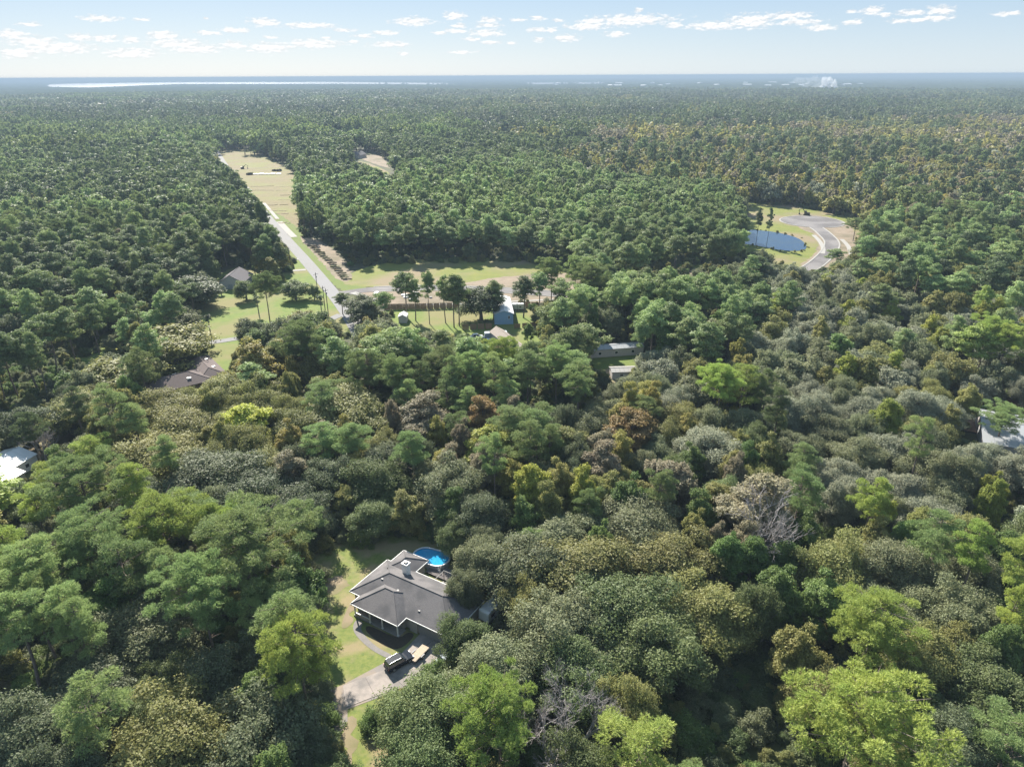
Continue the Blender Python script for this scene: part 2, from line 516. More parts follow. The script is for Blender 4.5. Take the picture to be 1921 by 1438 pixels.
def make_proto(kind, lod, seed, big=False):
    rng = np.random.default_rng(seed)
    p = Proto()
    tr = MB()
    if kind == 'pine':
        H = rng.uniform(19, 22); R = rng.uniform(4.2, 5.2)
        nb, bf = {0: 30, 1: 27, 2: 22, 3: 12}[lod], rng.uniform(0.42, 0.58)
        if big:
            R, nb, bf = rng.uniform(7.0, 7.8), 64, 0.5
        cc, cr, limbs = pine_clumps(rng, H, R, bf, nb, 0.20 if lod < 3 else 0.05)
        ctr = np.array([0, 0, H * 0.62]); flat = 0.55
        bend = rng.normal(size=2) * 0.35
        zs = [-0.6, H * 0.3, H * 0.62, H - 0.8]
        tr.tube([(bend[0] * math.sin(z / H * 3), bend[1] * math.sin(z / H * 3), z) for z in zs], [0.30, 0.23, 0.17, 0.05], 7 if lod == 0 else 5)
        if lod < 2:
            limb_mesh(tr, limbs if lod == 0 else limbs[::2], 0.085)
        if lod < 2:      # bare stubs under the crown
            for k in range(5):
                a = rng.uniform(0, 6.28); z = H * rng.uniform(0.28, 0.45); l = rng.uniform(0.6, 1.8)
                tr.tube([(0, 0, z), (math.cos(a) * l, math.sin(a) * l, z + 0.2)], [0.05, 0.02], 4)
        p.R, p.H, p.zc = R, H, H * 0.75
        bark = MAT['pine_bark']; leaf = MAT['needle']
    elif kind == 'oak':
        H = rng.uniform(11.5, 13.5); R = rng.uniform(5.6, 6.8)
        cc, cr, ctr = dome_clumps(rng, H, R, H * 0.28, {0: 88, 1: 76, 2: 54, 3: 26}[lod], -0.3)
        flat = 0.8
        tr.tube([(0, 0, -0.6), (0.1, 0.05, 1.2), (0.2, 0.1, H * 0.32)], [0.62, 0.45, 0.34], 8)
        if lod < 2:
            for k in range(9 if lod == 0 else 5):
                c = cc[rng.integers(0, len(cc))]
                tr.tube([(0.2, 0.1, H * 0.27), (c[0] * 0.45, c[1] * 0.45, c[2] * 0.55 + H * 0.12), tuple(c * 0.96)], [0.26, 0.16, 0.04], 5)
        p.R, p.H, p.zc = R, H, H * 0.68
        bark = MAT['bark']; leaf = MAT['leaf']
    elif kind == 'broad':
        H = rng.uniform(14, 16.5); R = rng.uniform(3.8, 4.8)
        cc, cr, ctr = dome_clumps(rng, H, R, H * 0.27, {0: 66, 1: 56, 2: 42, 3: 20}[lod], -0.5, 1.0, 0.35)
        flat = 0.85
        tr.tube([(0, 0, -0.6), (0.05, 0, H * 0.3), (0.1, 0.1, H * 0.75)], [0.34, 0.26, 0.08], 6)
        if lod < 2:
            for k in range(10 if lod == 0 else 5):
                c = cc[rng.integers(0, len(cc))]
                tr.tube([(0.05, 0, max(2.0, c[2] * 0.6)), (c[0] * 0.5, c[1] * 0.5, c[2] * 0.85), tuple(c)], [0.12, 0.08, 0.03], 5)
        p.R, p.H, p.zc = R, H, H * 0.64
        bark = MAT['bark']; leaf = MAT['leaf']
    v, q = clump_leaves(kind, lod, cc, cr, flat, ctr, rng)
    mi = np.zeros(len(q), int)
    mats = [leaf, bark]
    if kind == 'oak' and lod < 2:      # spanish moss hanging from the outer limbs
        n = 160 if lod == 0 else 70
        pick = rng.integers(0, len(cc), n)
        pos = cc[pick] + rng.normal(size=(n, 3)) * (cr[pick] * 0.45)[:, None]
        pos[:, 2] -= cr[pick] * 0.5
        ln = rng.uniform(0.7, 1.9, n)
        ax = np.tile(np.array([0.0, 0, -1.0]), (n, 1)) + rng.normal(size=(n, 3)) * 0.06
        v2, q2 = diamonds(pos - np.array([0, 0, 0.3]), unit(rng.normal(size=(n, 3)) * np.array([1, 1, 0.1])), ln, ln * 0.22, rng, unit(ax))
        q = np.concatenate([q, q2 + len(v)]); v = np.concatenate([v, v2]); mi = np.concatenate([mi, np.full(len(q2), 2)])
        mats = [leaf, bark, MAT['moss']]
    if lod >= 2:          # trunk joined on for the far wood
        tv = np.array(tr.v); tq = np.array([f for f in tr.f if len(f) == 4])
        q = np.concatenate([q, tq + len(v)]); v = np.concatenate([v, tv]); mi = np.concatenate([mi, np.full(len(tq), 1)])
    p.crown = np_mesh('crown', v, q, mats, mi)
    p.trunk = tr.mesh('trunk', bark) if lod < 2 else None
    p.v, p.q, p.mi, p.mats = v, q, mi, mats
    return p


NVAR = {0: 5, 1: 5, 2: 5, 3: 4}
for kind, s0 in (('pine', 100), ('oak', 200), ('broad', 300)):
    for lod in (0, 1, 2, 3):
        PROTO[kind, lod] = [make_proto(kind, lod, s0 + 20 * lod + i) for i in range(NVAR[lod])]
PROTO['bigpine', 0] = [make_proto('pine', 0, 900 + i, True) for i in range(3)]

TINT = {
    'pine_mid': (0.178, 0.226, 0.086), 'pine_dark': (0.116, 0.152, 0.066), 'pine_bright': (0.290, 0.360, 0.092), 'pine_fresh': (0.240, 0.315, 0.120),
    'oak_grey': (0.172, 0.190, 0.100), 'oak_silver': (0.240, 0.254, 0.172), 'oak_dark': (0.112, 0.134, 0.070), 'oak_olive': (0.205, 0.210, 0.074), 'oak_green': (0.136, 0.173, 0.069),
    'leaf_green': (0.134, 0.195, 0.058), 'leaf_lime': (0.262, 0.293, 0.061), 'leaf_gold': (0.285, 0.262, 0.078), 'leaf_tan': (0.250, 0.222, 0.140), 'leaf_rust': (0.269, 0.192, 0.075),
    'leaf_yellow': (0.370, 0.390, 0.070), 'leaf_olive': (0.235, 0.235, 0.078),
}

# ------------------------------------------------------------------ ground, roads, water
MAT['floor'] = rough_mat('forest_floor', (0.075, 0.068, 0.042), (0.050, 0.062, 0.028), 0.5, 0.95, 6, 0.4, (0.085, 0.095, 0.035), 0.045)
MAT['lawn'] = rough_mat('lawn', (0.189, 0.202, 0.057), (0.097, 0.139, 0.032), 1.1, 0.95, 10, 1.0, (0.239, 0.197, 0.105), 0.19)
MAT['lawn_far'] = rough_mat('lawn_far', (0.155, 0.189, 0.040), (0.101, 0.155, 0.029), 0.35, 0.95, 8, 0.4, (0.181, 0.168, 0.066), 0.05)
MAT['verge'] = rough_mat('verge', (0.103, 0.148, 0.028), (0.126, 0.151, 0.034), 0.3, 0.95, 6, 0.2)
MAT['dry_grass'] = rough_mat('dry_grass', (0.200, 0.159, 0.081), (0.151, 0.129, 0.059), 0.18, 0.95, 7, 0.2, (0.170, 0.166, 0.055), 0.03)
MAT['meadow'] = rough_mat('meadow', (0.174, 0.181, 0.037), (0.122, 0.148, 0.029), 0.15, 0.95, 7, 0.2, (0.207, 0.163, 0.096), 0.03)
MAT['sand'] = rough_mat('sand', (0.259, 0.207, 0.151), (0.196, 0.151, 0.108), 0.35, 0.95, 8, 0.4, (0.144, 0.122, 0.077), 0.06)
MAT['dirt'] = rough_mat('dirt', (0.264, 0.207, 0.136), (0.198, 0.158, 0.101), 0.5, 0.95, 7, 0.4, (0.154, 0.145, 0.066), 0.12)
MAT['asphalt'] = rough_mat('asphalt', (0.189, 0.185, 0.185), (0.220, 0.214, 0.211), 0.8, 0.9, 6, 0.1, (0.211, 0.207, 0.209), 0.07)
MAT['asphalt_new'] = rough_mat('asphalt_new', (0.106, 0.099, 0.099), (0.132, 0.121, 0.120), 0.6, 0.9, 6, 0.1, (0.189, 0.176, 0.172), 0.06)
MAT['concrete'] = rough_mat('concrete', (0.325, 0.311, 0.288), (0.274, 0.262, 0.244), 0.9, 0.9, 6, 0.15)
MAT['drive'] = rough_mat('driveway_concrete', (0.323, 0.279, 0.248), (0.255, 0.223, 0.200), 0.9, 0.9, 8, 0.2, (0.188, 0.170, 0.156), 0.35)
MAT['drive_old'] = rough_mat('driveway_asphalt', (0.224, 0.198, 0.180), (0.189, 0.172, 0.163), 0.8, 0.9, 7, 0.2, (0.264, 0.211, 0.158), 0.3)
MAT['mulch'] = rough_mat('mulch', (0.075, 0.055, 0.038), (0.045, 0.040, 0.028), 2.0, 0.95, 6, 0.6)


def polar_sheet(name, radii, nseg, mat, zf=None, a0=0.0, a1=2 * math.pi, kind='structure'):
    full = abs(a1 - a0 - 2 * math.pi) < 1e-6
    na = nseg if full else nseg + 1
    vs, fs = [], []
    for r in radii:
        for k in range(na):
            a = a0 + (a1 - a0) * k / nseg
            x, y = r * math.sin(a), r * math.cos(a)
            vs.append((x, y, zf(x, y) if zf else 0.0))
    for i in range(len(radii) - 1):
        for k in range(nseg):
            k2 = (k + 1) % na
            fs.append((i * na + k, i * na + k2, (i + 1) * na + k2, (i + 1) * na + k))
    me = bpy.data.meshes.new(name)
    me.from_pydata(vs, [], fs); me.materials.append(mat); me.update()
    o = bpy.data.objects.new(name, me); COL.objects.link(o)
    return tag(o, kind=kind)


polar_sheet('ground', [0.01, 25, 50, 80, 120, 170, 230, 300, 400, 520, 680, 900, 1200, 1700, 2500, 4000, 7000, 12000, 20000, 32000, 48000], 96, MAT['floor'])
_zoff = [0.02]


def px_ring(px):
    return [g2(x, y) for x, y in px]


def smooth_ring(r, it=2):
    for _ in range(it):
        n = len(r); q = []
        for i in range(n):
            a, b = r[i], r[(i + 1) % n]
            q += [(a[0] * .75 + b[0] * .25, a[1] * .75 + b[1] * .25), (a[0] * .25 + b[0] * .75, a[1] * .25 + b[1] * .75)]
        r = q
    return r


def rag(ring):
    """uneven edge, as grass and soil have"""
    out = []
    for i, a in enumerate(ring):
        b = ring[(i + 1) % len(ring)]
        d = Vector((b[0] - a[0], b[1] - a[1])); n = max(1, int(d.length / 1.6)); nv = Vector((-d.y, d.x)).normalized() if d.length > 1e-4 else Vector((0, 0))
        for k in range(min(n, 40)):
            q = Vector(a) + d * (k / min(n, 40)) + nv * random.gauss(0, .45)
            out.append((q.x, q.y))
    return out


def patch(name, ring, mat, z=None, smooth=2, parent=None, kind='structure', ragged=None):
    if ragged is None:
        ragged = name in ('lawn', 'field', 'verge', 'meadow', 'bare_ground')
    if z is None:
        z = _zoff[0]; _zoff[0] += 0.005
    if smooth:
        ring = smooth_ring(ring, smooth)
    if ragged:
        ring = rag(ring)
    me = bpy.data.meshes.new(name)
    bm = bmesh.new()
    fc = bm.faces.new([bm.verts.new((x, y, z)) for x, y in ring])
    bmesh.ops.triangulate(bm, faces=[fc])
    bmesh.ops.recalc_face_normals(bm, faces=bm.faces[:])
    if bm.faces and sum(f.normal.z for f in bm.faces) < 0:
        bmesh.ops.reverse_faces(bm, faces=bm.faces[:])
    bm.to_mesh(me); bm.free()
    me.materials.append(mat)
    o = bpy.data.objects.new(name, me); COL.objects.link(o)
    if parent is None and kind:
        tag(o, kind=kind)
    o.parent = parent
    return o


def resample(pts, step=4.0):
    pts = [Vector((p[0], p[1])) for p in pts]
    ext = [pts[0] * 2 - pts[1]] + pts + [pts[-1] * 2 - pts[-2]]
    out = []
    for i in range(len(pts) - 1):
        p0, p1, p2, p3 = ext[i:i + 4]
        n = max(2, int((p2 - p1).length / step))
        for k in range(n):
            t = k / n
            out.append(0.5 * ((2 * p1) + (p2 - p0) * t + (2 * p0 - 5 * p1 + 4 * p2 - p3) * t * t + (3 * p1 - p0 - 3 * p2 + p3) * t ** 3))
    out.append(pts[-1])
    return out


def strip(name, pts, w0, w1, mat, z0, z1=None, parent=None, kind='structure', spline=True):
    """a band from offset w0 to w1 (to the right of travel) along pts; a solid kerb if z1 is given"""
    p = resample(pts) if spline else [Vector((q[0], q[1])) for q in pts]
    vs = []
    for i, c in enumerate(p):
        d = (p[min(i + 1, len(p) - 1)] - p[max(i - 1, 0)]).normalized()
        r = Vector((d.y, -d.x))
        a, b = c + r * w0, c + r * w1
        zt = z1 if z1 is not None else z0
        vs += [(a.x, a.y, zt), (b.x, b.y, zt)]
        if z1 is not None:
            vs += [(a.x, a.y, z0), (b.x, b.y, z0)]
    fs = []
    k = 4 if z1 is not None else 2
    for i in range(len(p) - 1):
        o = i * k
        fs.append((o, o + k, o + k + 1, o + 1))
        if z1 is not None:
            fs.append((o + 1, o + k + 1, o + k + 3, o + 3)); fs.append((o + 2, o + k + 2, o + k, o))
    me = bpy.data.meshes.new(name)
    me.from_pydata(vs, [], [tuple(reversed(f)) for f in fs]); me.materials.append(mat); me.update()
    o = bpy.data.objects.new(name, me); COL.objects.link(o)
    if parent is None and kind:
        tag(o, kind=kind)
    o.parent = parent
    return o


# --- grass and bare soil
patch('lawn', px_ring([(570, 1045), (640, 1010), (760, 985), (880, 985), (930, 1060), (910, 1250), (790, 1340), (770, 1520), (640, 1540), (590, 1330), (570, 1270), (585, 1150)]), MAT['lawn'])
patch('lawn', px_ring([(300, 575), (395, 520), (515, 470), (545, 455), (625, 560), (660, 620), (640, 650), (560, 670), (430, 730), (330, 760), (260, 700)]), MAT['lawn_far'])
patch('lawn', px_ring([(-60, 590), (140, 575), (265, 600), (250, 650), (120, 730), (-60, 770)]), MAT['lawn_far'])
patch('field', px_ring([(380, 272), (460, 276), (545, 316), (562, 345), (572, 455), (520, 432), (440, 345)]), MAT['dry_grass'])
patch('verge', px_ring([(480, 380), (530, 405), (575, 440), (640, 500), (700, 545), (650, 560), (560, 470), (500, 408)]), MAT['verge'])
patch('meadow', px_ring([(625, 530), (700, 492), (870, 480), (980, 488), (1110, 500), (1300, 480), (1420, 480), (1480, 500), (1250, 530), (1000, 545), (800, 540), (690, 540)]), MAT['meadow'])
patch('bare_ground', px_ring([(660, 556), (700, 538), (860, 534), (930, 520), (1000, 515), (1130, 508), (1300, 505), (1500, 490), (1580, 505), (1450, 540), (1150, 572), (1040, 578), (950, 566), (720, 580)]), MAT['sand'])
patch('bare_ground', px_ring([(555, 440), (590, 446), (630, 468), (668, 520), (640, 534), (600, 488)]), MAT['sand'])
patch('lawn', px_ring([(690, 582), (860, 576), (1065, 572), (1090, 625), (1010, 700), (850, 660), (740, 615)]), MAT['lawn_far'])
patch('lawn', px_ring([(1380, 372), (1500, 384), (1625, 410), (1640, 470), (1590, 500), (1480, 505), (1380, 485)]), MAT['meadow'])
patch('bare_ground', px_ring([(1475, 405), (1520, 400), (1600, 418), (1612, 475), (1600, 500), (1545, 515), (1490, 504), (1528, 480), (1537, 456), (1528, 438), (1498, 428)]), MAT['sand'])
patch('lawn', px_ring([(1090, 660), (1200, 645), (1220, 700), (1130, 715)]), MAT['verge'])
patch('bare_ground', px_ring([(672, 297), (690, 290), (716, 291), (722, 302), (740, 316), (720, 314)]), MAT['sand'])
patch('bare_ground', px_ring([(735, 317), (770, 316), (785, 322), (750, 326)]), MAT['sand'])
patch('lawn', px_ring([(664, 301), (690, 305), (730, 322), (732, 329), (700, 318)]), MAT['meadow'])
patch('bare_ground', px_ring([(604, 1088), (632, 1078), (652, 1086), (650, 1104), (620, 1118), (606, 1108)]), MAT['dirt'], 0.03)
patch('bare_ground', px_ring([(640, 1345), (662, 1338), (668, 1400), (652, 1438), (640, 1420)]), MAT['dirt'], 0.035)
patch('bare_ground', px_ring([(-80, 1225), (25, 1215), (50, 1250), (40, 1330), (-80, 1420)]), MAT['dirt'])
patch('bare_ground', px_ring([(40, 850), (90, 805), (170, 795), (180, 815), (110, 845), (70, 870)]), MAT['dirt'])
patch('bare_ground', px_ring([(960, 690), (1010, 700), (1060, 740), (1150, 760), (1230, 720), (1240, 700), (1100, 690)]), MAT['dirt'])
patch('bare_ground', px_ring([(1320, 560), (1640, 490), (1660, 510), (1640, 520), (1500, 545)]), MAT['dirt'])
patch('bare_ground', px_ring([(1890, 740), (1960, 745), (1960, 785), (1885, 778)]), rough_mat('pine_straw', (0.36, 0.17, 0.07), (0.27, 0.13, 0.06), 0.8, 0.95, 6, 0.4))
_wr = random.Random(9)
for i in range(9):          # mown windrows across the field, broken and uneven
    y = 350 + i * 8.6 + _wr.uniform(-2, 2)
    x0, x1 = 468 + i * 6 + _wr.uniform(-4, 14), 546 - _wr.uniform(0, 12)
    xm = x0 + (x1 - x0) * _wr.uniform(.35, .65)
    for a, b in ((x0, xm - 2), (xm + 3, x1)):
        if _wr.random() < .85:
            strip('windrow', [g2(a, y), g2((a + b) / 2, y - _wr.uniform(-.8, 1.2)), g2(b, y - _wr.uniform(-.5, 1.5))], -_wr.uniform(.5, 1.3), _wr.uniform(.5, 1.3), MAT['dirt'], 0.0, _wr.uniform(.12, .3))

# --- water
MAT['water'] = rough_mat('pond_water', (0.012, 0.04, 0.10), (0.03, 0.05, 0.07), 0.05, 0.03, spec=0.5)
patch('pond', px_ring([(1350, 430), (1405, 431), (1445, 434), (1480, 441), (1502, 449), (1515, 462), (1508, 471), (1470, 471), (1435, 464), (1400, 458), (1345, 450)]), MAT['water'], 0.16)
MAT['river'] = rough_mat('river_water', (0.10, 0.11, 0.12), (0.12, 0.13, 0.14), 0.002, 0.42, spec=1.0)
RIVER_PX = [(95, 158.5), (150, 156.6), (330, 154.4), (620, 154.0), (800, 155.6), (960, 157.5), (990, 155.2), (1130, 154.6), (1300, 155.6), (1300, 157), (1130, 157.2), (985, 158.2),
                        (830, 158.6), (640, 157.0), (330, 157.6), (170, 164.0), (100, 163.0), (80, 161)]
patch('river', px_ring([(x, y + (1.6 if i >= 8 else 0)) for i, (x, y) in enumerate(RIVER_PX)]), MAT['river'], 0.6, smooth=0)

# --- roads
ROAD = [g2(*p) for p in [(398, 272), (428, 318), (452, 347), (503, 409), (541, 453), (576, 492), (612, 535), (640, 570), (664, 606), (690, 650)]]
strip('main_road', ROAD, -3.1, 3.1, MAT['asphalt'], 0.10)
SIDE = [g2(*p) for p in [(640, 551), (700, 543), (800, 540), (950, 545), (1080, 553), (1250, 550), (1400, 532), (1498, 512), (1541, 487), (1561, 458), (1546, 438), (1522, 420)]]
strip('side_street', SIDE, -3.6, 3.6, MAT['asphalt_new'], 0.125)
CDS = G(1523, 416)
patch('turning_circle', [(CDS[0] + 20 * math.cos(a), CDS[1] + 20 * math.sin(a)) for a in np.linspace(0, 2 * math.pi, 48, endpoint=False)], MAT['asphalt_new'], 0.135, smooth=0)
SIDE_MID = SIDE[:-1] + [tuple(np.array(SIDE[-1]) * 0.6 + np.array(SIDE[-2]) * 0.4)]
strip('kerb', SIDE_MID[1:], -4.4, -3.6, MAT['concrete'], 0.0, 0.25)
strip('kerb', SIDE_MID[1:], 3.6, 4.4, MAT['concrete'], 0.0, 0.25)
_sd = np.array(SIDE[-2]) - np.array([CDS[0], CDS[1]])
_a = math.atan2(_sd[1], _sd[0])
strip('kerb', [(CDS[0] + 20.2 * math.cos(t), CDS[1] + 20.2 * math.sin(t)) for t in np.linspace(_a + 0.32, _a + 2 * math.pi - 0.32, 50)], -0.5, 0.4, MAT['concrete'], 0.0, 0.26)
strip('sidewalk', [g2(*p) for p in [(1526, 441), (1537, 452), (1544, 465), (1543, 476)]], -1.2, 1.2, MAT['concrete'], 0.0, 0.16)
strip('sidewalk', [g2(*p) for p in [(1579, 449), (1591, 462), (1597, 478)]], -1.2, 1.2, MAT['concrete'], 0.0, 0.16)
strip('sidewalk', [g2(*p) for p in [(662, 549), (685, 557), (700, 566)]], -1.6, 1.6, MAT['concrete'], 0.0, 0.17)
strip('sidewalk', [g2(*p) for p in [(447, 335), (458, 347), (471, 358)]], -1.3, 1.3, MAT['concrete'], 0.0, 0.15)
strip('sidewalk', [g2(*p) for p in [(495, 381), (508, 396), (521, 411)]], -1.2, 1.2, MAT['concrete'], 0.0, 0.15)
strip('sidewalk', [g2(*p) for p in [(524, 416), (537, 430), (552, 445)]], -2.0, 2.0, MAT['concrete'], 0.0, 0.15)
strip('sidewalk', [g2(*p) for p in [(720, 572), (860, 570), (1040, 562)]], -0.8, 0.8, MAT['concrete'], 0.0, 0.14)
for ps in ([(500, 511), (545, 508), (574, 506)], [(505, 495), (535, 490), (560, 486)]):
    strip('farm_drive', [g2(*p) for p in ps], -1.5, 1.5, MAT['concrete'], 0.115)
strip('lane', [g2(*p) for p in [(300, 652), (390, 643), (445, 635), (520, 622), (600, 606), (640, 590)]], -2.0, 2.0, MAT['asphalt'], 0.115)
strip('lane', [g2(*p) for p in [(424, 318), (470, 316), (528, 313)]], -2.2, 2.2, MAT['sand'], 0.115)
strip('forest_track', [g2(*p) for p in [(1356, 236), (1352, 228), (1350, 218)]], -4, 4, MAT['sand'], 0.12)

# driveway of the near house, slab by slab
drv = bpy.data.objects.new('driveway', None); COL.objects.link(drv); tag(drv, kind='structure')
patch('base', px_ring([(612, 1296), (643, 1284), (752, 1226), (790, 1186), (850, 1222), (800, 1270), (705, 1310), (652, 1330), (652, 1352), (640, 1372), (600, 1400), (560, 1330)]), MAT['drive_old'], 0.05, 0, drv, None)


def quad_slab(px, name='slab', mat='drive', z0=0.0, z1=0.10, inset=0.035, parent=None):
    r = np.array(px_ring(px)); c = r.mean(0)
    r = [tuple(p + (c - p) / np.linalg.norm(c - p) * inset) for p in r]
    if sum(r[i][0] * r[(i + 1) % 4][1] - r[(i + 1) % 4][0] * r[i][1] for i in range(4)) < 0:
        r = r[::-1]
    return MB().prism(r, z0, z1).build(name, MAT[mat], parent)


for q in ([(643, 1286), (685, 1270), (704, 1306), (650, 1327)], [(685, 1270), (722, 1255), (760, 1290), (704, 1306)], [(722, 1255), (752, 1228), (802, 1264), (760, 1290)],
          [(752, 1228), (771, 1208), (826, 1243), (802, 1264)], [(771, 1208), (790, 1187), (850, 1221), (826, 1243)]):
    quad_slab(q, parent=drv)

# ------------------------------------------------------------------ the near house
HO = np.array([-29.4, 98.5]); HA = math.atan2(-0.52, 0.855)
MAT['shingle'] = rough_mat('shingle', (0.118, 0.110, 0.111), (0.165, 0.154, 0.152), 5.0, 0.9, 9, 0.8, (0.095, 0.091, 0.093), 0.30, world=False)
MAT['white'] = plain_mat('white_paint', (0.78, 0.78, 0.76), 0.5)
MAT['stucco'] = rough_mat('stucco', (0.40, 0.37, 0.33), (0.36, 0.33, 0.30), 3, 0.9, world=False)
MAT['glass'] = plain_mat('window_glass', (0.03, 0.04, 0.05), 0.08, spec=0.9)
MAT['dark'] = plain_mat('dark_frame', (0.03, 0.032, 0.036), 0.5)
MAT['garage'] = plain_mat('garage_door', (0.30, 0.29, 0.28), 0.6)
MAT['paver'] = rough_mat('porch_floor', (0.30, 0.28, 0.26), (0.26, 0.24, 0.22), 2, 0.9, world=False)
house = empty('house', (HO[0], HO[1], 0), HA, 'grey shingled hip-roofed house with white porch columns and a white chimney beside the pool', 'house')


def hip(mb, x0, x1, y0, y1, z0, pitch, t=0.16):
    """closed hip roof over a rectangle; the ridge runs along the longer side"""
    w, d = x1 - x0, y1 - y0
    h = min(w, d) / 2
    rz = z0 + t + h * pitch
    if w >= d:
        a, b = (x0 + h, (y0 + y1) / 2, rz), (x1 - h, (y0 + y1) / 2, rz)
        tops = [(0, 1, 9, 8), (1, 2, 9), (2, 3, 8, 9), (3, 0, 8)]
    else:
        a, b = ((x0 + x1) / 2, y0 + h, rz), ((x0 + x1) / 2, y1 - h, rz)
        tops = [(0, 1, 8), (1, 2, 9, 8), (2, 3, 9), (3, 0, 8, 9)]
    T = [(x0, y0, z0 + t), (x1, y0, z0 + t), (x1, y1, z0 + t), (x0, y1, z0 + t)]
    B = [(x, y, z0) for x, y, _ in T]
    mb.add(T + B + [a, b], tops + [(7, 6, 5, 4)] + [(4 + i, 4 + (i + 1) % 4, (i + 1) % 4, i) for i in range(4)])
    return rz


def hip_roof(name, parent, x0, x1, y0, y1, z0, pitch, mat, trim=None):
    mb = MB(); rz = hip(mb, x0, x1, y0, y1, z0, pitch)
    o = mb.build(name, mat, parent)
    if trim:
        g = MB()
        g.box(x0 - .07, x1 + .07, y0 - .09, y0 - .005, z0 - .06, z0 + .14); g.box(x0 - .07, x1 + .07, y1 + .005, y1 + .09, z0 - .06, z0 + .14)
        g.box(x0 - .09, x0 - .005, y0, y1, z0 - .06, z0 + .14); g.box(x1 + .005, x1 + .09, y0, y1, z0 - .06, z0 + .14)
        g.build('gutter', trim, o)
    # ridge and hip caps, a shingle's width
    c = MB(); w, d = x1 - x0, y1 - y0; h = min(w, d) / 2; t = 0.16
    if w >= d:
        a, b = (x0 + h, (y0 + y1) / 2, rz + .01), (x1 - h, (y0 + y1) / 2, rz + .01); e = [(a, (x0, y0)), (a, (x0, y1)), (b, (x1, y0)), (b, (x1, y1))]
    else:
        a, b = ((x0 + x1) / 2, y0 + h, rz + .01), ((x0 + x1) / 2, y1 - h, rz + .01); e = [(a, (x0, y0)), (a, (x1, y0)), (b, (x0, y1)), (b, (x1, y1))]
    if (Vector(a) - Vector(b)).length > 0.3:
        c.tube([a, b], 0.09, 5)
    for p, q in e:
        c.tube([p, (q[0], q[1], z0 + t + .01)], 0.08, 5)
    c.build('ridge_cap', mat, o)
    return o, rz


roof, rz = hip_roof('roof', house, -2.5, 20.3, 2.4, 13.0, 2.8, 0.5, MAT['shingle'], MAT['white'])
hip_roof('roof', house, 0.0, 10.9, 0.0, 9.0, 2.79, 0.5, MAT['shingle'], MAT['white'])
hip_roof('roof', house, -1.6, 4.6, 9.5, 17.0, 2.78, 0.5, MAT['shingle'], MAT['white'])
MB().box(-1.9, 19.7, 3.0, 12.4, 0, 2.86).build('wall', MAT['stucco'], house)
MB().box(1.2, 10.3, 2.3, 2.998, 0, 2.84).build('wall', MAT['stucco'], house)
MB().box(-1.0, 4.0, 12.402, 16.4, 0, 2.83).build('wall', MAT['stucco'], house)
MB().box(0.2, 10.7, 0.2, 2.298, 0, 0.18).build('porch_floor', MAT['paver'], house)
for x in (0.55, 4.1, 7.0, 10.5):
    c = MB().box(x - .1, x + .1, 0.25, 0.45, 0.18, 2.79).build('porch_column', MAT['white'], house)
    MB().box(x - .16, x + .16, 0.19, 0.51, 0.181, 0.42).build('plinth', MAT['white'], c)
MB().box(0.7, 3.9, 0.30, 0.42, 0.18, 0.85).build('porch_wall', MAT['stucco'], house)
MB().box(0.66, 3.94, 0.27, 0.45, 0.852, 0.93).build('porch_sill', MAT['white'], house)
ch = MB().box(3.9, 5.1, 10.0, 11.0, 3.6, 6.6).build('chimney', MAT['white'], roof)
MB().box(3.8, 5.2, 9.9, 11.1, 6.602, 6.72).build('chimney_cap', MAT['white'], roof)
MB().box(4.15, 4.85, 10.2, 10.8, 6.722, 6.95).build('flue', MAT['dark'], roof)
for (x, y, z) in ((0.8, 9.4, 4.75), (16.5, 9.6, 4.8)):
    MB().tube([(x, y, z - 0.5), (x, y, z + 0.25)], 0.06, 6).build('vent_pipe', MAT['dark'], roof)
gd = MB().box(13.2, 18.0, 2.93, 2.998, 0.05, 2.3).build('garage_door', MAT['garage'], house)
for i in range(4):
    MB().box(13.25, 17.95, 2.90, 2.928, 0.08 + i * 0.55, 0.58 + i * 0.55).build('panel', MAT['garage'], gd)
MB().box(11.3, 13.0, 2.6, 2.997, 0, 2.82).build('wall', MAT['stucco'], house)


def window(parent, x0, x1, y, z0, z1, name='window'):
    w = MB()
    w.box(x0, x1, y - .05, y - .003, z0, z0 + .08); w.box(x0, x1, y - .05, y - .003, z1 - .08, z1)
    w.box(x0, x0 + .08, y - .05, y - .003, z0 + .08, z1 - .08); w.box(x1 - .08, x1, y - .05, y - .003, z0 + .08, z1 - .08)
    o = w.build(name, MAT['white'], parent)
    MB().box(x0 + .08, x1 - .08, y - .03, y - .003, z0 + .08, z1 - .08).build('pane', MAT['glass'], o)
    return o


window(house, 2.0, 3.4, 2.3, 0.95, 2.2); window(house, 7.6, 9.2, 2.3, 0.95, 2.2); window(house, -1.5, -0.4, 3.0, 0.95, 2.2)
dr = MB().box(5.1, 6.1, 2.24, 2.297, 0.18, 2.25).build('front_door', plain_mat('door_paint', (0.16, 0.05, 0.04), 0.4), house)
MB().tube([(5.95, 2.20, 1.2), (5.95, 2.239, 1.2)], 0.035, 6).build('handle', MAT['dark'], dr)
# screened porch frame at the back
sp = MB()
for x in (9.0, 11.4, 13.8, 16.2):
    sp.box(x - .05, x + .05, 16.0, 16.1, 0, 2.75); sp.box(x - .05, x + .05, 13.1, 16.1, 2.751, 2.85)
sp.box(8.95, 16.25, 16.0, 16.1, 2.851, 2.95)
sp.build('screen_frame', MAT['dark'], house)
MB().box(8.6, 16.6, 12.5, 16.3, 0, 0.10).build('patio', MAT['paver'], house)
hip_roof('roof', house, 13.6, 17.6, 11.4, 15.4, 2.77, 0.55, plain_mat('dark_shingle', (0.07, 0.07, 0.08), 0.8))


def hp(u, v):
    c, s = math.cos(HA), math.sin(HA)
    return (HO[0] + u * c - v * s, HO[1] + u * s + v * c)


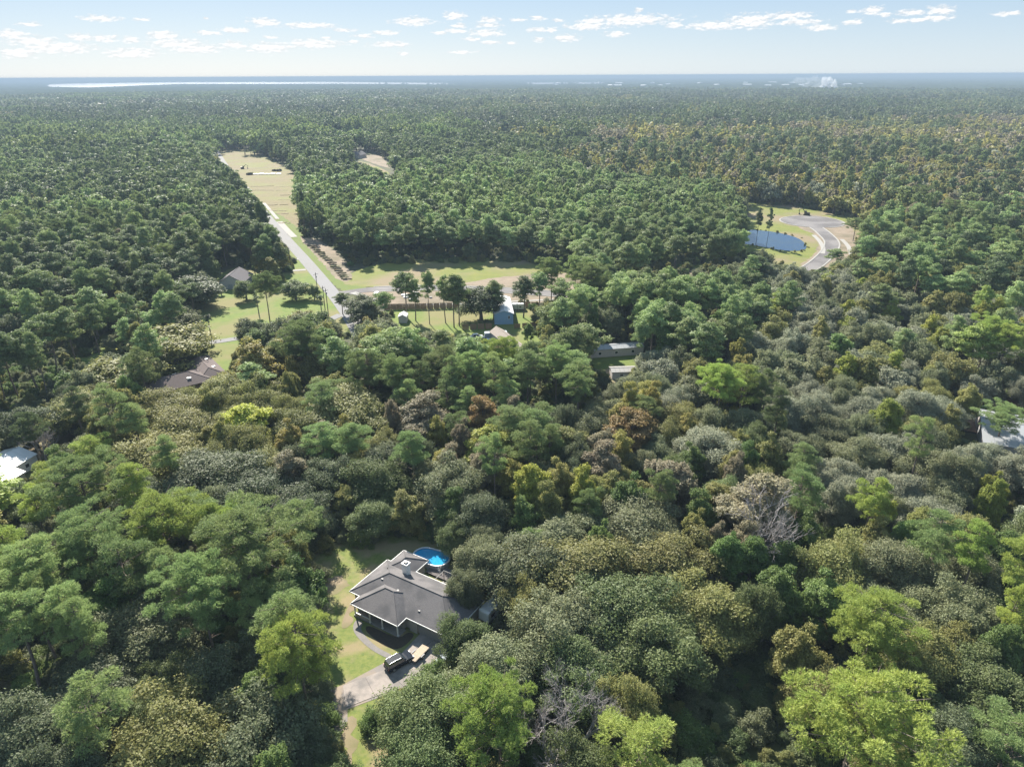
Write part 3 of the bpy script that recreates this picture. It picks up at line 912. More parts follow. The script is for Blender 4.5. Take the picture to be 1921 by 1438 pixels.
patch('flower_bed', [hp(*p) for p in ((3.9, -0.1), (11.0, -0.1), (11.2, 2.3), (13.0, 2.3), (12.8, -2.2), (9.5, -2.6), (6.0, -1.9), (4.2, -1.3))], MAT['mulch'], 0.04)
MAT['path'] = rough_mat('path', (0.22, 0.20, 0.185), (0.17, 0.16, 0.15), 1.2, 0.95, 6, 0.2)  # base tone darkened to stand in for the house shadow across the path
patch('garden_path', [hp(*p) for p in ((1.0, -0.1), (3.0, -0.2), (3.4, -1.6), (5.6, -2.6), (9.2, -3.5), (12.9, -3.4), (12.9, -4.4), (8.9, -4.5), (4.8, -3.6), (2.2, -2.4))], MAT['path'], 0.05)
patch('flower_bed', [hp(*p) for p in ((-1.2, -0.2), (1.0, -0.2), (1.4, -2.6), (0.6, -3.4), (-0.6, -2.0), (-2.6, 1.8), (-2.4, 3.2), (-0.4, 2.6))], MAT['dirt'], 0.045)

# --- pool
pc = np.array([-16.5, 114.0]); pa = math.atan2(-3.0, 7.3)
pool = empty('swimming_pool', (pc[0], pc[1], 0), pa, 'oval above-ground swimming pool of bright blue water behind the grey house', 'pool')


def stadium(a, b, n=14):
    r = b; s = a - b
    return [(s + r * math.cos(t), r * math.sin(t)) for t in np.linspace(-math.pi / 2, math.pi / 2, n)] + [(-s + r * math.cos(t), r * math.sin(t)) for t in np.linspace(math.pi / 2, 3 * math.pi / 2, n)]


def ring_wall(o, i, z0, z1):
    n = len(o); m = MB()
    m.add([(x, y, z0) for x, y in o] + [(x, y, z1) for x, y in o] + [(x, y, z0) for x, y in i] + [(x, y, z1) for x, y in i],
          sum([[(k, (k + 1) % n, n + (k + 1) % n, n + k), (n + k, n + (k + 1) % n, 3 * n + (k + 1) % n, 3 * n + k), (2 * n + (k + 1) % n, 2 * n + k, 3 * n + k, 3 * n + (k + 1) % n)] for k in range(n)], []))
    return m


ring_wall(stadium(3.95, 2.4), stadium(3.85, 2.3), 0, 1.2).build('wall', plain_mat('pool_wall', (0.35, 0.38, 0.40), 0.5), pool)
ring_wall(stadium(4.05, 2.5), stadium(3.75, 2.2), 1.201, 1.28).build('rim', plain_mat('pool_rim', (0.55, 0.58, 0.60), 0.5), pool)
MAT['pool_water'] = rough_mat('pool_water', (0.020, 0.25, 0.50), (0.035, 0.34, 0.58), 1.6, 0.05, spec=0.7, world=False, bump=0.15)
MB().prism(stadium(3.84, 2.29), 0.9, 1.02).build('water', MAT['pool_water'], pool)
ld = MB()
for s in (-.25, .25):
    ld.tube([(3.2 + s, -2.9, 0), (3.2 + s, -2.7, 1.5), (3.2 + s, -2.2, 1.6), (3.2 + s, -1.9, 1.0)], 0.03, 5)
for k in range(4):
    ld.tube([(2.95, -2.9 + k * .045, 0.3 + k * .3), (3.45, -2.9 + k * .045, 0.3 + k * .3)], 0.03, 5)
ld.build('ladder', MAT['white'], pool)
dk = empty('pool_deck', (*hp(7.5, 19.0), 0), HA, 'low timber deck of dark boards between house and swimming pool', 'deck')
MAT['deck'] = rough_mat('deck_board', (0.11, 0.10, 0.10), (0.17, 0.15, 0.14), 2, 0.9, world=False)
b0 = MB().box(-3.4, 3.4, 0, 0.28, 0.32, 0.40).mesh('board', MAT['deck'])
for k in range(10):
    o = bpy.data.objects.new('board', b0); COL.objects.link(o); o.parent = dk; o.location = (0, -2.6 + k * 0.31, 0)
MB().box(-3.2, 3.2, -2.5, 0.4, 0, 0.315).build('joists', MAT['dark'], dk)

# patio things on the deck side
pt = empty('patio_table', (*hp(10.2, 14.6), 0.1), HA, 'round tan patio table on the paved patio behind the house', 'table')
MB().prism([(0.6 * math.cos(a), 0.6 * math.sin(a)) for a in np.linspace(0, 6.28, 16, endpoint=False)], 0.70, 0.75).build('table_top', plain_mat('tan_wood', (0.45, 0.25, 0.12), 0.6), pt)
for a in (0.8, 2.4, 3.9, 5.5):
    MB().tube([(0.35 * math.cos(a), 0.35 * math.sin(a), 0.699), (0.45 * math.cos(a), 0.45 * math.sin(a), 0)], 0.03, 5).build('leg', MAT['dark'], pt)


# ------------------------------------------------------------------ vehicles
MAT['tyre'] = plain_mat('tyre', (0.02, 0.02, 0.022), 0.85)
MAT['rim'] = plain_mat('wheel_rim', (0.45, 0.46, 0.48), 0.35, 0.7)
MAT['lamp_red'] = plain_mat('tail_lamp', (0.35, 0.02, 0.02), 0.3)
MAT['lamp_clear'] = plain_mat('head_lamp', (0.75, 0.76, 0.78), 0.2)


def wheel(parent, x, y, r=0.36, w=0.24):
    s = 1 if y > 0 else -1
    t = MB().tube([(x, y - w / 2, r), (x, y + w / 2, r)], r, 16).build('wheel', MAT['tyre'], parent)
    MB().tube([(x, y + s * (w / 2 - .02), r), (x, y + s * (w / 2 + .012), r)], r * 0.62, 12).build('rim', MAT['rim'], t)


def car(name, loc, rz, paint, label, cat, L=4.8, Wd=1.9, Hh=1.72, suv=True, group=None):
    c = empty(name, loc, rz, label, cat, group)
    h = L / 2; w = Wd / 2
    bel = 0.98 if suv else 0.86
    prof = [(-h + .03, .42), (-h, .75), (-h + .05, bel), (h - 1.15, bel), (h - .25, bel - .14), (h - .02, .72), (h, .42), (h - .15, .24), (-h + .15, .24)]
    MB().extrude_y(prof, -w, w).build('body', paint, c, bevel=.06)
    # greenhouse: glass block narrowing upwards, with roof on top and pillars in the body colour
    zt = Hh - .07
    if suv:
        b = [(-h + .10, bel - .02), (h - 1.35, bel - .02)]; t = [(-h + .38, zt), (h - 2.15, zt)]
    else:
        b = [(-h + .55, bel - .02), (h - 1.15, bel - .02)]; t = [(-h + 1.25, zt), (h - 1.95, zt)]
    wi, wt = w - .07, w - .26
    vs = [(b[0][0], -wi, b[0][1]), (b[1][0], -wi, b[1][1]), (b[1][0], wi, b[1][1]), (b[0][0], wi, b[0][1]), (t[0][0], -wt, zt), (t[1][0], -wt, zt), (t[1][0], wt, zt), (t[0][0], wt, zt)]
    MB().add(vs, [(0, 3, 2, 1), (4, 5, 6, 7), (0, 1, 5, 4), (1, 2, 6, 5), (2, 3, 7, 6), (3, 0, 4, 7)]).build('windows', MAT['glass'], c, bevel=.03)
    MB().box(t[0][0] - .10, t[1][0] + .06, -wt - .03, wt + .03, zt - .02, Hh).build('roof', paint, c, bevel=.03)
    for s in (-1, 1):
        for (xa, xb) in ((b[0][0] + .03, t[0][0]), (b[1][0] - .02, t[1][0]), ((b[0][0] + b[1][0]) / 2 + .1, (t[0][0] + t[1][0]) / 2 + .05)):
            MB().tube([(xa, s * (wi + .01), bel - .02), (xb, s * (wt + .015), zt)], .045, 4).build('pillar', paint, c)
    for x in (-h + .95, h - .95):
        for s in (-1, 1):
            wheel(c, x, s * (w - .10), .37 if suv else .33)
    for s in (-1, 1):
        MB().box(h - .16, h + .012, s * (w - .30) - .17, s * (w - .30) + .17, .66, .80).build('headlight', MAT['lamp_clear'], c)
        MB().box(-h - .012, -h + .12, s * (w - .14) - .07, s * (w - .14) + .07, .74, .96).build('tail_light', MAT['lamp_red'], c)
        MB().box(h - 1.75, h - 1.55, s * (w + .09) - .09, s * (w + .09) + .09, bel + .02, bel + .18).build('wing_mirror', paint, c)
        if suv:
            MB().tube([(t[0][0] + .05, s * (wt - .06), Hh + .05), (t[1][0] - .2, s * (wt - .06), Hh + .05)], .025, 5).build('roof_rail', MAT['rim'], c)
    MB().box(-h - .03, -h + .14, -w + .08, w - .08, .36, .55).build('bumper', MAT['dark'], c)
    MB().box(-h - .04, -h - .031, -.26, .26, .40, .52).build('number_plate', MAT['white'], c)
    return c


P_black = plain_mat('black_paint', (0.018, 0.021, 0.026), 0.14, 0.0, spec=0.4, coat=0.0)
P_silver = plain_mat('silver_paint', (0.12, 0.14, 0.16), 0.3, 0.4, coat=0.6)
P_white = plain_mat('white_car_paint', (0.75, 0.75, 0.74), 0.3, coat=0.6)
P_blue = plain_mat('blue_car_paint', (0.06, 0.10, 0.17), 0.3, coat=0.6)
va, vb = np.array(g2(726, 1254, 0.5)), np.array(g2(771, 1229, 0.5))
car('parked_car', (*((va + vb) / 2), 0.10), math.atan2(vb[1] - va[1], vb[0] - va[0]), P_black, 'black sport utility vehicle with roof rails parked on the concrete driveway', 'car', 4.9, 1.95, 1.78)
va, vb = np.array(g2(800, 1236, 0.5)), np.array(g2(848, 1208, 0.5))
car('parked_car', (*((va + vb) / 2 + np.array([1.6, -1.6])), 0.10), math.atan2(vb[1] - va[1], vb[0] - va[0]), P_silver, 'silver car half hidden under the oak beside the garage', 'car', 4.6, 1.8, 1.45, False)


def trailer(loc, rz, label):
    t = empty('flat_trailer', loc, rz, label, 'trailer')
    MB().box(-1.9, 1.9, -.78, .78, .55, .62).build('frame', MAT['dark'], t)
    mb = MB().box(0, 3.7, -.075, .075, .622, .66).mesh('plank', rough_mat('plank', (0.46, 0.36, 0.27), (0.38, 0.30, 0.22), 4, 0.9, world=False))
    for k in range(9):
        o = bpy.data.objects.new('plank', mb); COL.objects.link(o); o.parent = t; o.location = (-1.85, -.64 + k * .16, 0)
    for s in (-1, 1):
        wheel(t, -.2, s * .94, .33, .2)
        MB().box(-.65, .25, s * .94 - .13, s * .94 + .13, .70, .74).build('mudguard', MAT['dark'], t)
    MB().tube([(1.9, 0, .58), (3.1, 0, .5)], .05, 5).build('drawbar', MAT['dark'], t)


va, vb = np.array(g2(777, 1234, 0.6)), np.array(g2(795, 1216, 0.6))
trailer((*((va + vb) / 2), 0.10), math.atan2(vb[1] - va[1], vb[0] - va[0]), 'flat utility trailer with pale plank bed next to the black vehicle')


def camper(loc, rz, label, L=6.4, group=None):
    c = empty('camper_trailer', loc, rz, label, 'camper', group)
    h = L / 2
    prof = [(-h, .55), (-h + .1, 2.5), (-h + .5, 2.75), (h - .8, 2.75), (h - .15, 2.2), (h, 1.2), (h - .4, .55)]
    MB().extrude_y(prof, -1.15, 1.15).build('body', P_white, c, bevel=.08)
    for s in (-1, 1):
        MB().box(-h + .8, -h + 1.9, s * 1.16 - .015, s * 1.16 + .015, 1.3, 1.95).build('window', MAT['glass'], c)
        MB().box(.9, 1.7, s * 1.16 - .015, s * 1.16 + .015, 1.3, 1.95).build('window', MAT['glass'], c)
        for x in (-.45, .45):
            wheel(c, x, s * 1.05, .34, .2)
    MB().box(-.2, .45, -1.19, -1.151, .62, 2.3).build('door', plain_mat('grey_door', (0.5, 0.5, 0.5), 0.5), c)
    MB().box(-.5, .3, -.4, .4, 2.752, 2.98).build('air_conditioner', MAT['white'], c)
    MB().box(1.2, 1.7, -.3, .3, 2.752, 2.84).build('roof_vent', MAT['dark'], c)
    MB().tube([(h - .4, 0, .6), (h + 1.0, 0, .5)], .06, 5).build('drawbar', MAT['dark'], c)
    return c


va, vb = np.array(g2(905, 1158, 1.5)), np.array(g2(948, 1118, 1.5))
camper((*((va + vb) / 2), 0), math.atan2(vb[1] - va[1], vb[0] - va[0]), 'white camper trailer seen through a gap in the oaks beside the house')

# yard lamp by the driveway
lp = empty('yard_lamp', (*g2(625, 1297), 0), 0, 'slim black yard lamp standing where the driveway meets the lawn', 'lamp post')
MB().tube([(0, 0, 0), (0, 0, 3.2)], [.05, .035], 7).build('pole', MAT['dark'], lp)
hd = MB().tube([(0, 0, 3.2), (0, 0, 3.28), (0, 0, 3.62), (0, 0, 3.75)], [.08, .17, .20, .05], 8).build('lantern', MAT['dark'], lp)
MB().tube([(0, 0, 3.751), (0, 0, 3.86)], [.22, .03], 8).build('cap', MAT['dark'], hd)
mbx = empty('mailbox', (*g2(615, 1288), 0), 0.5, 'small white box on a post in grass beside the yard lamp', 'mailbox')
MB().box(-.05, .05, -.05, .05, 0, 1.1).build('post', MAT['bark'], mbx)
MB().extrude_y([(-.13, 1.1), (.13, 1.1), (.13, 1.3), (.08, 1.38), (-.08, 1.38), (-.13, 1.3)], -.26, .26).build('box', MAT['white'], mbx)


# ------------------------------------------------------------------ other buildings
def metal_mat(name, c, rough=0.4):
    return plain_mat(name, c, rough, 0.0, 0.5)


MAT['tin'] = metal_mat('white_tin', (0.72, 0.72, 0.72)); MAT['tin_grey'] = metal_mat('grey_tin', (0.33, 0.34, 0.35), 0.4)
MAT['blue_wall'] = rough_mat('blue_siding', (0.22, 0.36, 0.52), (0.20, 0.33, 0.48), 2, 0.7, world=False)
MAT['grey_wall'] = rough_mat('pale_siding', (0.50, 0.46, 0.44), (0.46, 0.43, 0.41), 2, 0.8, world=False)
MAT['tan_roof'] = rough_mat('tan_roof', (0.300, 0.255, 0.215), (0.255, 0.215, 0.185), 1.0, 0.9, 7, 0.3, world=False)
MAT['brown_roof'] = rough_mat('brown_roof', (0.135, 0.105, 0.098), (0.110, 0.087, 0.082), 1.5, 0.9, 7, 0.3, world=False)
MAT['slate_roof'] = rough_mat('slate_roof', (0.130, 0.118, 0.122), (0.108, 0.100, 0.106), 1.5, 0.9, 7, 0.3, world=False)
MAT['brick_wall'] = rough_mat('brick_wall', (0.24, 0.16, 0.12), (0.20, 0.13, 0.10), 4, 0.9, world=False)


def gable(name, a, b, depth, eave, rise, wall, roof_m, label, cat='house', over=0.4, panels=0, win=(), door=None):
    """front gable wall from ground point a to b (as seen from the camera, left to right), running DEPTH away"""
    a, b = np.array(a[:2]), np.array(b[:2])
    w = float(np.linalg.norm(b - a)); rz = math.atan2(b[1] - a[1], b[0] - a[0])
    h = empty(name, (a[0], a[1], 0), rz, label, cat)
    MB().extrude_y([(0, 0), (w, 0), (w, eave), (w / 2, eave + rise), (0, eave)], 0, depth).build('wall', wall, h)
    k = rise / (w / 2); t = 0.14
    for s in (-1, 1):
        x0, x1 = (w / 2, w + over)
        prof = [(0, rise + eave + .03), (w / 2 + over, eave - k * over + .03), (w / 2 + over, eave - k * over + .03 + t), (0, rise + eave + .03 + t)]
        prof = [(w / 2 + s * (x + .001), z) for x, z in prof]
        if s < 0: prof = prof[::-1]
        if panels:
            pw = (depth + 2 * over) / panels
            for i in range(panels):
                y0 = -over + i * pw
                o = MB().extrude_y(prof, y0, y0 + pw - .05).build('roof_panel', roof_m, h)
        else:
            o = MB().extrude_y(prof, -over, depth + over).build('roof', roof_m, h)
    c = MB().tube([(w / 2, -over - .01, eave + rise + .15), (w / 2, depth + over + .01, eave + rise + .15)], .12, 6).build('ridge_cap', roof_m, h)
    for (x0, x1, z0, z1) in win:
        window(h, x0 * w, x1 * w, 0, z0, z1)
    for i in range(int(depth // 6)):
        y = 2.5 + i * 6.0
        for x0, x1 in ((w + .003, w + .05), (-.05, -.003)):
            o = MB().box(x0, x1, y, y + 1.2, 1.0, 2.1).build('window', MAT['white'], h)
            xm = x1 if x0 > 0 else x0
            MB().box(min(xm, xm + (.012 if x0 > 0 else -.012)), max(xm, xm + (.012 if x0 > 0 else -.012)), y + .1, y + 1.1, 1.1, 2.0).build('pane', MAT['glass'], o)
    if not door and w > 5:
        door = (.38, .56, 2.3, MAT['tin_grey'])
    if door:
        MB().box(door[0] * w, door[1] * w, -.06, -.003, 0.02, door[2]).build('door', door[3], h)
    return h


def between(a, b, t):
    return tuple(np.array(a) * (1 - t) + np.array(b) * t)


gh = gable('house', g2(411, 543), g2(458, 542), 15, 3.2, 3.4, MAT['grey_wall'], MAT['slate_roof'], 'pale grey house with a dark gable roof on the lawn by the main road', win=((.62, .74, 1.0, 2.2),), over=0.5)
gc = G(402, 541)
car('parked_car', (gc[0], gc[1], 0.03), 0.3, P_white, 'white car parked at the end wall of the pale gabled house', 'car', 4.6, 1.8, 1.5, False)
bl = gable('workshop', g2(928, 609), g2(963, 608), 22, 4.4, 1.3, MAT['blue_wall'], MAT['tin'], 'light blue metal workshop with a shiny white roof behind the wooden fence', 'workshop', 0.3, 10, ((.72, .82, 2.2, 3.6),), (.1, .3, 2.6, MAT['blue_wall']))
tb = gable('house', g2(967, 672), g2(990, 668), 22, 2.8, 1.5, MAT['grey_wall'], MAT['tan_roof'], 'long low house with plain tan roof in front of the blue workshop', over=0.5)
gable('shed', g2(748, 606), g2(763, 606), 4.5, 2.6, 0.8, MAT['grey_wall'], MAT['tin'], 'small shed with white tin roof in the fenced back yard among pines', 'shed', 0.2, 4)
# long metal-roofed mobile home: the gable end is its left end
q0, q1 = np.array(g2(1102, 663)), np.array(g2(1109, 672))
gable('mobile_home', q0, q1, 19, 2.9, 0.5, MAT['grey_wall'], MAT['tin_grey'], 'long low mobile home with worn silver roof beside a green lawn in woods', 'mobile home', 0.25, 8)
gable('shed', g2(1143, 702), g2(1148, 712), 8, 2.6, 0.5, MAT['grey_wall'], metal_mat('pale_tin', (0.36, 0.34, 0.32)), 'pale flat-topped shed just below the silver-roofed mobile home', 'shed', 0.3, 6)
# brown-roofed house, two wings
bh = empty('house', (*g2(345, 728), 0), math.radians(38), 'brown-roofed house with white skylights half hidden by olive oaks', 'house')
for (x, y, z) in ((6.5, 5.6, 4.62), (12.5, 4.2, 3.8), (2.2, 6.4, 4.9)):
    MB().box(x - .22, x + .22, y - .22, y + .22, z - .35, z + .1).build('roof_vent', MAT['dark'], roof)
hip_roof('roof', bh, -15, 8, -6, 6, 2.7, 0.42, MAT['brown_roof'])
hip_roof('roof', bh, 4, 13, -4, 17, 2.68, 0.42, MAT['brown_roof'])
MB().box(-14.3, 7.3, -5.3, 5.3, 0, 2.72).build('wall', MAT['brick_wall'], bh)
MB().box(7.302, 12.3, -3.3, 16.3, 0, 2.7).build('wall', MAT['brick_wall'], bh)
for (x, y, z) in ((10.6, 11, 3.75), (10.4, 2.5, 3.85), (-1.2, 3.2, 4.0), (1.5, -3.0, 4.1)):
    MB().box(x - .6, x + .6, y - .45, y + .45, z - .35, z + .22).build('skylight', MAT['white'], bh)
# white metal buildings at the left edge
A = np.array(G(67, 852, 3.0)[:2]); dv = np.array(G(0, 892, 3.0)[:2]) - A; dv /= np.linalg.norm(dv)
gable('barn', A, A + 9.5 * np.array([dv[1], -dv[0]]), 34, 3.0, 1.5, MAT['white'], MAT['tin'], 'white barn with bright ribbed metal roof beside bare sandy ground', 'barn', 0.3, 14)
A = np.array(G(45, 885, 2.6)[:2])
gable('carport', A, A + 4.5 * np.array([dv[1], -dv[0]]), 8, 2.6, 0.6, MAT['grey_wall'], MAT['tin'], 'low white-roofed carport in front of the white barn', 'carport', 0.3, 4)
# grey metal building at the right edge with a plank deck
A, B = np.array(G(1831, 767, 3.2)[:2]), np.array(G(1847, 829, 3.2)[:2])
dv = np.array(G(1920, 843.6, 3.0)[:2]) - B; dv /= np.linalg.norm(dv); nv = np.array([dv[1], -dv[0]])
rw = abs(float((B - A) @ nv)); rdir = dv
gable('barn', B - nv * rw, B, 36, 3.2, 1.9, MAT['grey_wall'], MAT['tin_grey'], 'grey barn with wide metal roof and a single pine in front', 'barn', 0.4, 14)
wd = empty('plank_deck', (*g2(1822, 800), 0), math.atan2(rdir[1], rdir[0]), 'weathered brown plank deck at the end of the grey barn', 'deck')
b1 = MB().box(-2.0, 2.0, 0, 0.42, 0.5, 0.58).mesh('board', rough_mat('brown_board', (0.20, 0.13, 0.09), (0.26, 0.17, 0.12), 2, 0.9, world=False))
for k in range(20):
    o = bpy.data.objects.new('board', b1); COL.objects.link(o); o.parent = wd; o.location = (0, -4.6 + k * 0.47, 0)
MB().box(-1.9, 1.9, -4.5, 4.7, 0, 0.495).build('frame', MAT['dark'], wd)

# far house in the clearing and others deep in the woods
gable('house', g2(655, 297), g2(672, 298), 16, 4, 3.5, MAT['grey_wall'], MAT['slate_roof'], 'distant grey two-storey house in a sandy forest clearing', win=((.2, .4, 1, 2.4), (.6, .8, 1, 2.4)))
gable('house', g2(704, 246), g2(716, 246), 18, 13, 4, MAT['white'], MAT['tin'], 'far white-roofed house showing above dark pines', win=((.2, .4, 8, 10), (.6, .8, 8, 10)))
tk = empty('water_tank', (*g2(789, 290), 0), 0, 'small round white tank on legs above the distant pines', 'tank')
MB().tube([(0, 0, 9), (0, 0, 10), (0, 0, 13), (0, 0, 14.5)], [1.5, 2.6, 2.6, .4], 14).build('vessel', MAT['white'], tk)
for a in (0.5, 2.1, 3.7, 5.2):
    MB().tube([(2 * math.cos(a), 2 * math.sin(a), 9.6), (2.6 * math.cos(a), 2.6 * math.sin(a), 0)], .18, 5).build('leg', MAT['tin_grey'], tk)
town_rng = random.Random(5)
for i in range(26):
    px = town_rng.uniform(1040, 1620); py = town_rng.uniform(157.5, 165)
    p = G(px, py)
    s = town_rng.uniform(0.8, 1.6)
    t = empty('town_building', (p[0], p[1], 0), town_rng.uniform(0, 3), 'tiny pale building of the far town near the river', 'building', 'pale buildings of the far town')
    MB().box(-22 * s, 22 * s, -14 * s, 14 * s, 0, 17).build('wall', MAT['white'], t)
    MB().extrude_y([(-15 * s, 17.01), (15 * s, 17.01), (0, 22)], -23 * s, 23 * s).build('roof', MAT['tin'], t).rotation_euler[2] = math.pi / 2

# ------------------------------------------------------------------ fences
MAT['fence'] = rough_mat('fence_wood', (0.250, 0.165, 0.100), (0.200, 0.130, 0.080), 1.5, 0.9, world=False)


def fence(pts, label, h=2.0):
    p0 = np.array(pts[0])
    f = empty('fence', (p0[0], p0[1], 0), 0, label, 'fence')
    pan = MB()
    for k in range(8):
        x = k * 0.30
        pan.box(x + .01, x + .285, -.02, .02, 0.05, h - (0.05 if k % 2 else 0.0))
    pan.box(0, 2.4, .021, .07, .45, .55); pan.box(0, 2.4, .021, .07, h - .5, h - .4)
    pm = pan.mesh('panel', MAT['fence'])
    po = MB().box(-.06, .06, -.06, .06, 0, h + .08).mesh('post', MAT['fence'])
    for a, b in zip(pts[:-1], pts[1:]):
        a, b = np.array(a), np.array(b)
        L = np.linalg.norm(b - a); n = max(1, int(L / 2.46)); rz = math.atan2(b[1] - a[1], b[0] - a[0])
        for k in range(n):
            q = a + (b - a) * k / n - p0
            o = bpy.data.objects.new('panel', pm); COL.objects.link(o); o.parent = f
            o.location = (q[0], q[1], 0); o.rotation_euler = (random.gauss(0, .015), 0, rz)
            o2 = bpy.data.objects.new('post', po); COL.objects.link(o2); o2.parent = f; o2.location = (q[0] - .02 * math.cos(rz), q[1] - .02 * math.sin(rz), 0)
    return f


fence([g2(722, 581), g2(790, 580), g2(862, 578)], 'long brown wooden fence between the dirt lots and the back yards', 2.6)
fence([g2(972, 575), g2(1035, 579)], 'brown wooden fence at the far edge of the small lawn', 2.4)
fence([g2(868, 619), g2(926, 617)], 'dark wooden privacy fence joining the blue workshop', 2.4)
fence([g2(965, 616), g2(1010, 612), g2(1052, 606)], 'low grey-brown fence behind the tan-roofed house', 1.9)

# ------------------------------------------------------------------ utility poles
MAT['pole'] = rough_mat('pole_wood', (0.14, 0.11, 0.09), (0.10, 0.08, 0.065), 2, 0.95, world=False)
for (x, y, h, lab) in ((546, 503, 11, 'brown utility pole by the pale farm drive at the main road'), (597, 556, 11, 'brown utility pole beside the main road across from the dirt mound row'),
                       (611, 589, 12, 'brown utility pole near the road junction, beside a small palm'), (617, 597, 12.5, 'tallest brown utility pole at the road junction'),
                       (398, 262, 12, 'distant utility pole where the main road enters the woods')):
    p = empty('utility_pole', (*g2(x, y), 0), 0.9, lab, 'utility pole')
    MB().tube([(0, 0, -.5), (0, 0, h)], [.19, .13], 7).build('pole', MAT['pole'], p)
    ca = MB().box(-1.1, 1.1, -.05, .05, h - .9, h - .76).build('crossarm', MAT['pole'], p)
    for k in (-1, -.4, .4, 1):
        MB().tube([(k, 0, h - .759), (k, 0, h - .62)], .05, 5).build('insulator', MAT['white'], ca)
    MB().tube([(.28, 0, h - 2.4), (.28, 0, h - 1.5)], .2, 8).build('transformer', MAT['tin_grey'], p)
bp = empty('utility_pole', (*g2(14, 1335), 0), 0.2, 'leaning dark utility pole rising from bare sand at the picture edge', 'utility pole')
MB().tube([(0, 0, -.5), (-.5, .3, 9.5)], [.2, .14], 7).build('pole', MAT['pole'], bp)
MB().box(-1.5, .5, .25, .35, 8.8, 8.95).build('crossarm', MAT['pole'], bp)

# ------------------------------------------------------------------ dirt mounds, machinery, heap of sheeting
mr = random.Random(3)
for i in range(17):
    t = i / 16
    x, y = 585 + (648 - 585) * t + 4 * math.sin(t * 3), 462 + (524 - 462) * t
    p = G(x, y)
    rng = np.random.default_rng(900 + i)
    bm = bmesh.new(); bmesh.ops.create_icosphere(bm, subdivisions=2, radius=1.0)
    for v in bm.verts:
        k = 1 + 0.22 * rng.normal()
        v.co = Vector((v.co.x * 2.6 * k, v.co.y * 1.1 * k, max(-.2, v.co.z) * 1.0 * k))
    me = bpy.data.meshes.new('dirt_mound'); bm.to_mesh(me); bm.free(); me.materials.append(MAT['dirt'])
    o = bpy.data.objects.new('dirt_mound', me); COL.objects.link(o)
    o.location = (p[0], p[1], 0); o.rotation_euler = (0, 0, -0.1)
    tag(o, 'low brown dirt mound in the row along the grass verge of the main road', 'mound', 'dirt mounds along the main road')


def digger(loc, rz, label):
    d = empty('excavator', loc, rz, label, 'excavator')
    y = plain_mat('machine_paint', (0.05, 0.045, 0.03), 0.5)
    for s in (-1, 1):
        MB().box(-1.9, 1.9, s * 1.2 - .3, s * 1.2 + .3, 0, .9).build('track', MAT['dark'], d, bevel=.2)
    MB().box(-1.8, 1.5, -1.2, 1.2, 1.0, 2.1).build('body', y, d, bevel=.1)
    cb = MB().box(.1, 1.5, .1, 1.1, 2.101, 3.2).build('cab', y, d, bevel=.08)
    MB().box(.3, 1.52, .08, 1.12, 2.4, 3.0).build('window', MAT['glass'], cb)
    ar = MB().tube([(1.3, -.3, 1.8), (3.6, -.3, 4.4), (5.8, -.3, 3.0)], [.28, .25, .2], 6).build('boom', y, d)
    MB().tube([(5.8, -.3, 3.0), (5.2, -.3, 1.0)], [.2, .16], 6).build('stick', y, ar)
    MB().extrude_y([(4.7, .2), (5.5, .2), (5.6, 1.0), (5.0, 1.1)], -.8, .2).build('bucket', MAT['dark'], ar)


digger((*g2(455, 317), 0), 0.4, 'dark excavator standing by the track across the field')
digger((*g2(1513, 404), 0.0), 2.4, 'small dark excavator at the head of the turning circle')
for i, (x, y, sx, lab) in enumerate(((468, 328, 5, 'dark brush heap at the edge of the field track'), (520, 321, 9, 'brownish heap of brush at the wood side of the field'))):
    rng = np.random.default_rng(700 + i)
    v, q = clump_leaves('oak', 2, np.array([[rng.normal() * sx * .4, rng.normal() * 2, .8] for _ in range(8)]), np.full(8, 1.6), .6, np.zeros(3), rng)
    o = bpy.data.objects.new('brush_heap', np_mesh('brush_heap', v, q, [MAT['mulch']])); COL.objects.link(o)
    o.location = (*g2(x, y), 0); tag(o, lab, 'brush heap')
sh = empty('sheet_stack', (*g2(502, 327), 0), 0.05, 'row of white plastic sheeting laid across the field', 'sheeting')
for k in range(5):
    MB().box(-14 + k * 5.6, -9 + k * 5.6, -2.2 + .5 * math.sin(k * 2), 2.2 + .5 * math.sin(k * 2), 0.05, 0.7 + .25 * (k % 2)).build('sheet', MAT['white'], sh, bevel=.2)

# rubble left on the building lots
for i in range(26):
    x, y = mr.uniform(700, 960), mr.uniform(549, 566)
    sx, sy, sz_ = mr.uniform(.6, 2.2), mr.uniform(.4, .9), mr.uniform(.25, .7)
    m = MB().box(-sx, sx, -sy, sy, 0, sz_)
    o = m.build('rubble_block', MAT['white'] if i % 3 == 0 else MAT['concrete'], bevel=.08)
    o.location = (*g2(x, y), 0.04); o.rotation_euler = (0, 0, mr.uniform(0, 3))
    tag(o, 'pale block of rubble lying on the bare building lots by the side street', 'rubble', 'rubble blocks on the building lots')

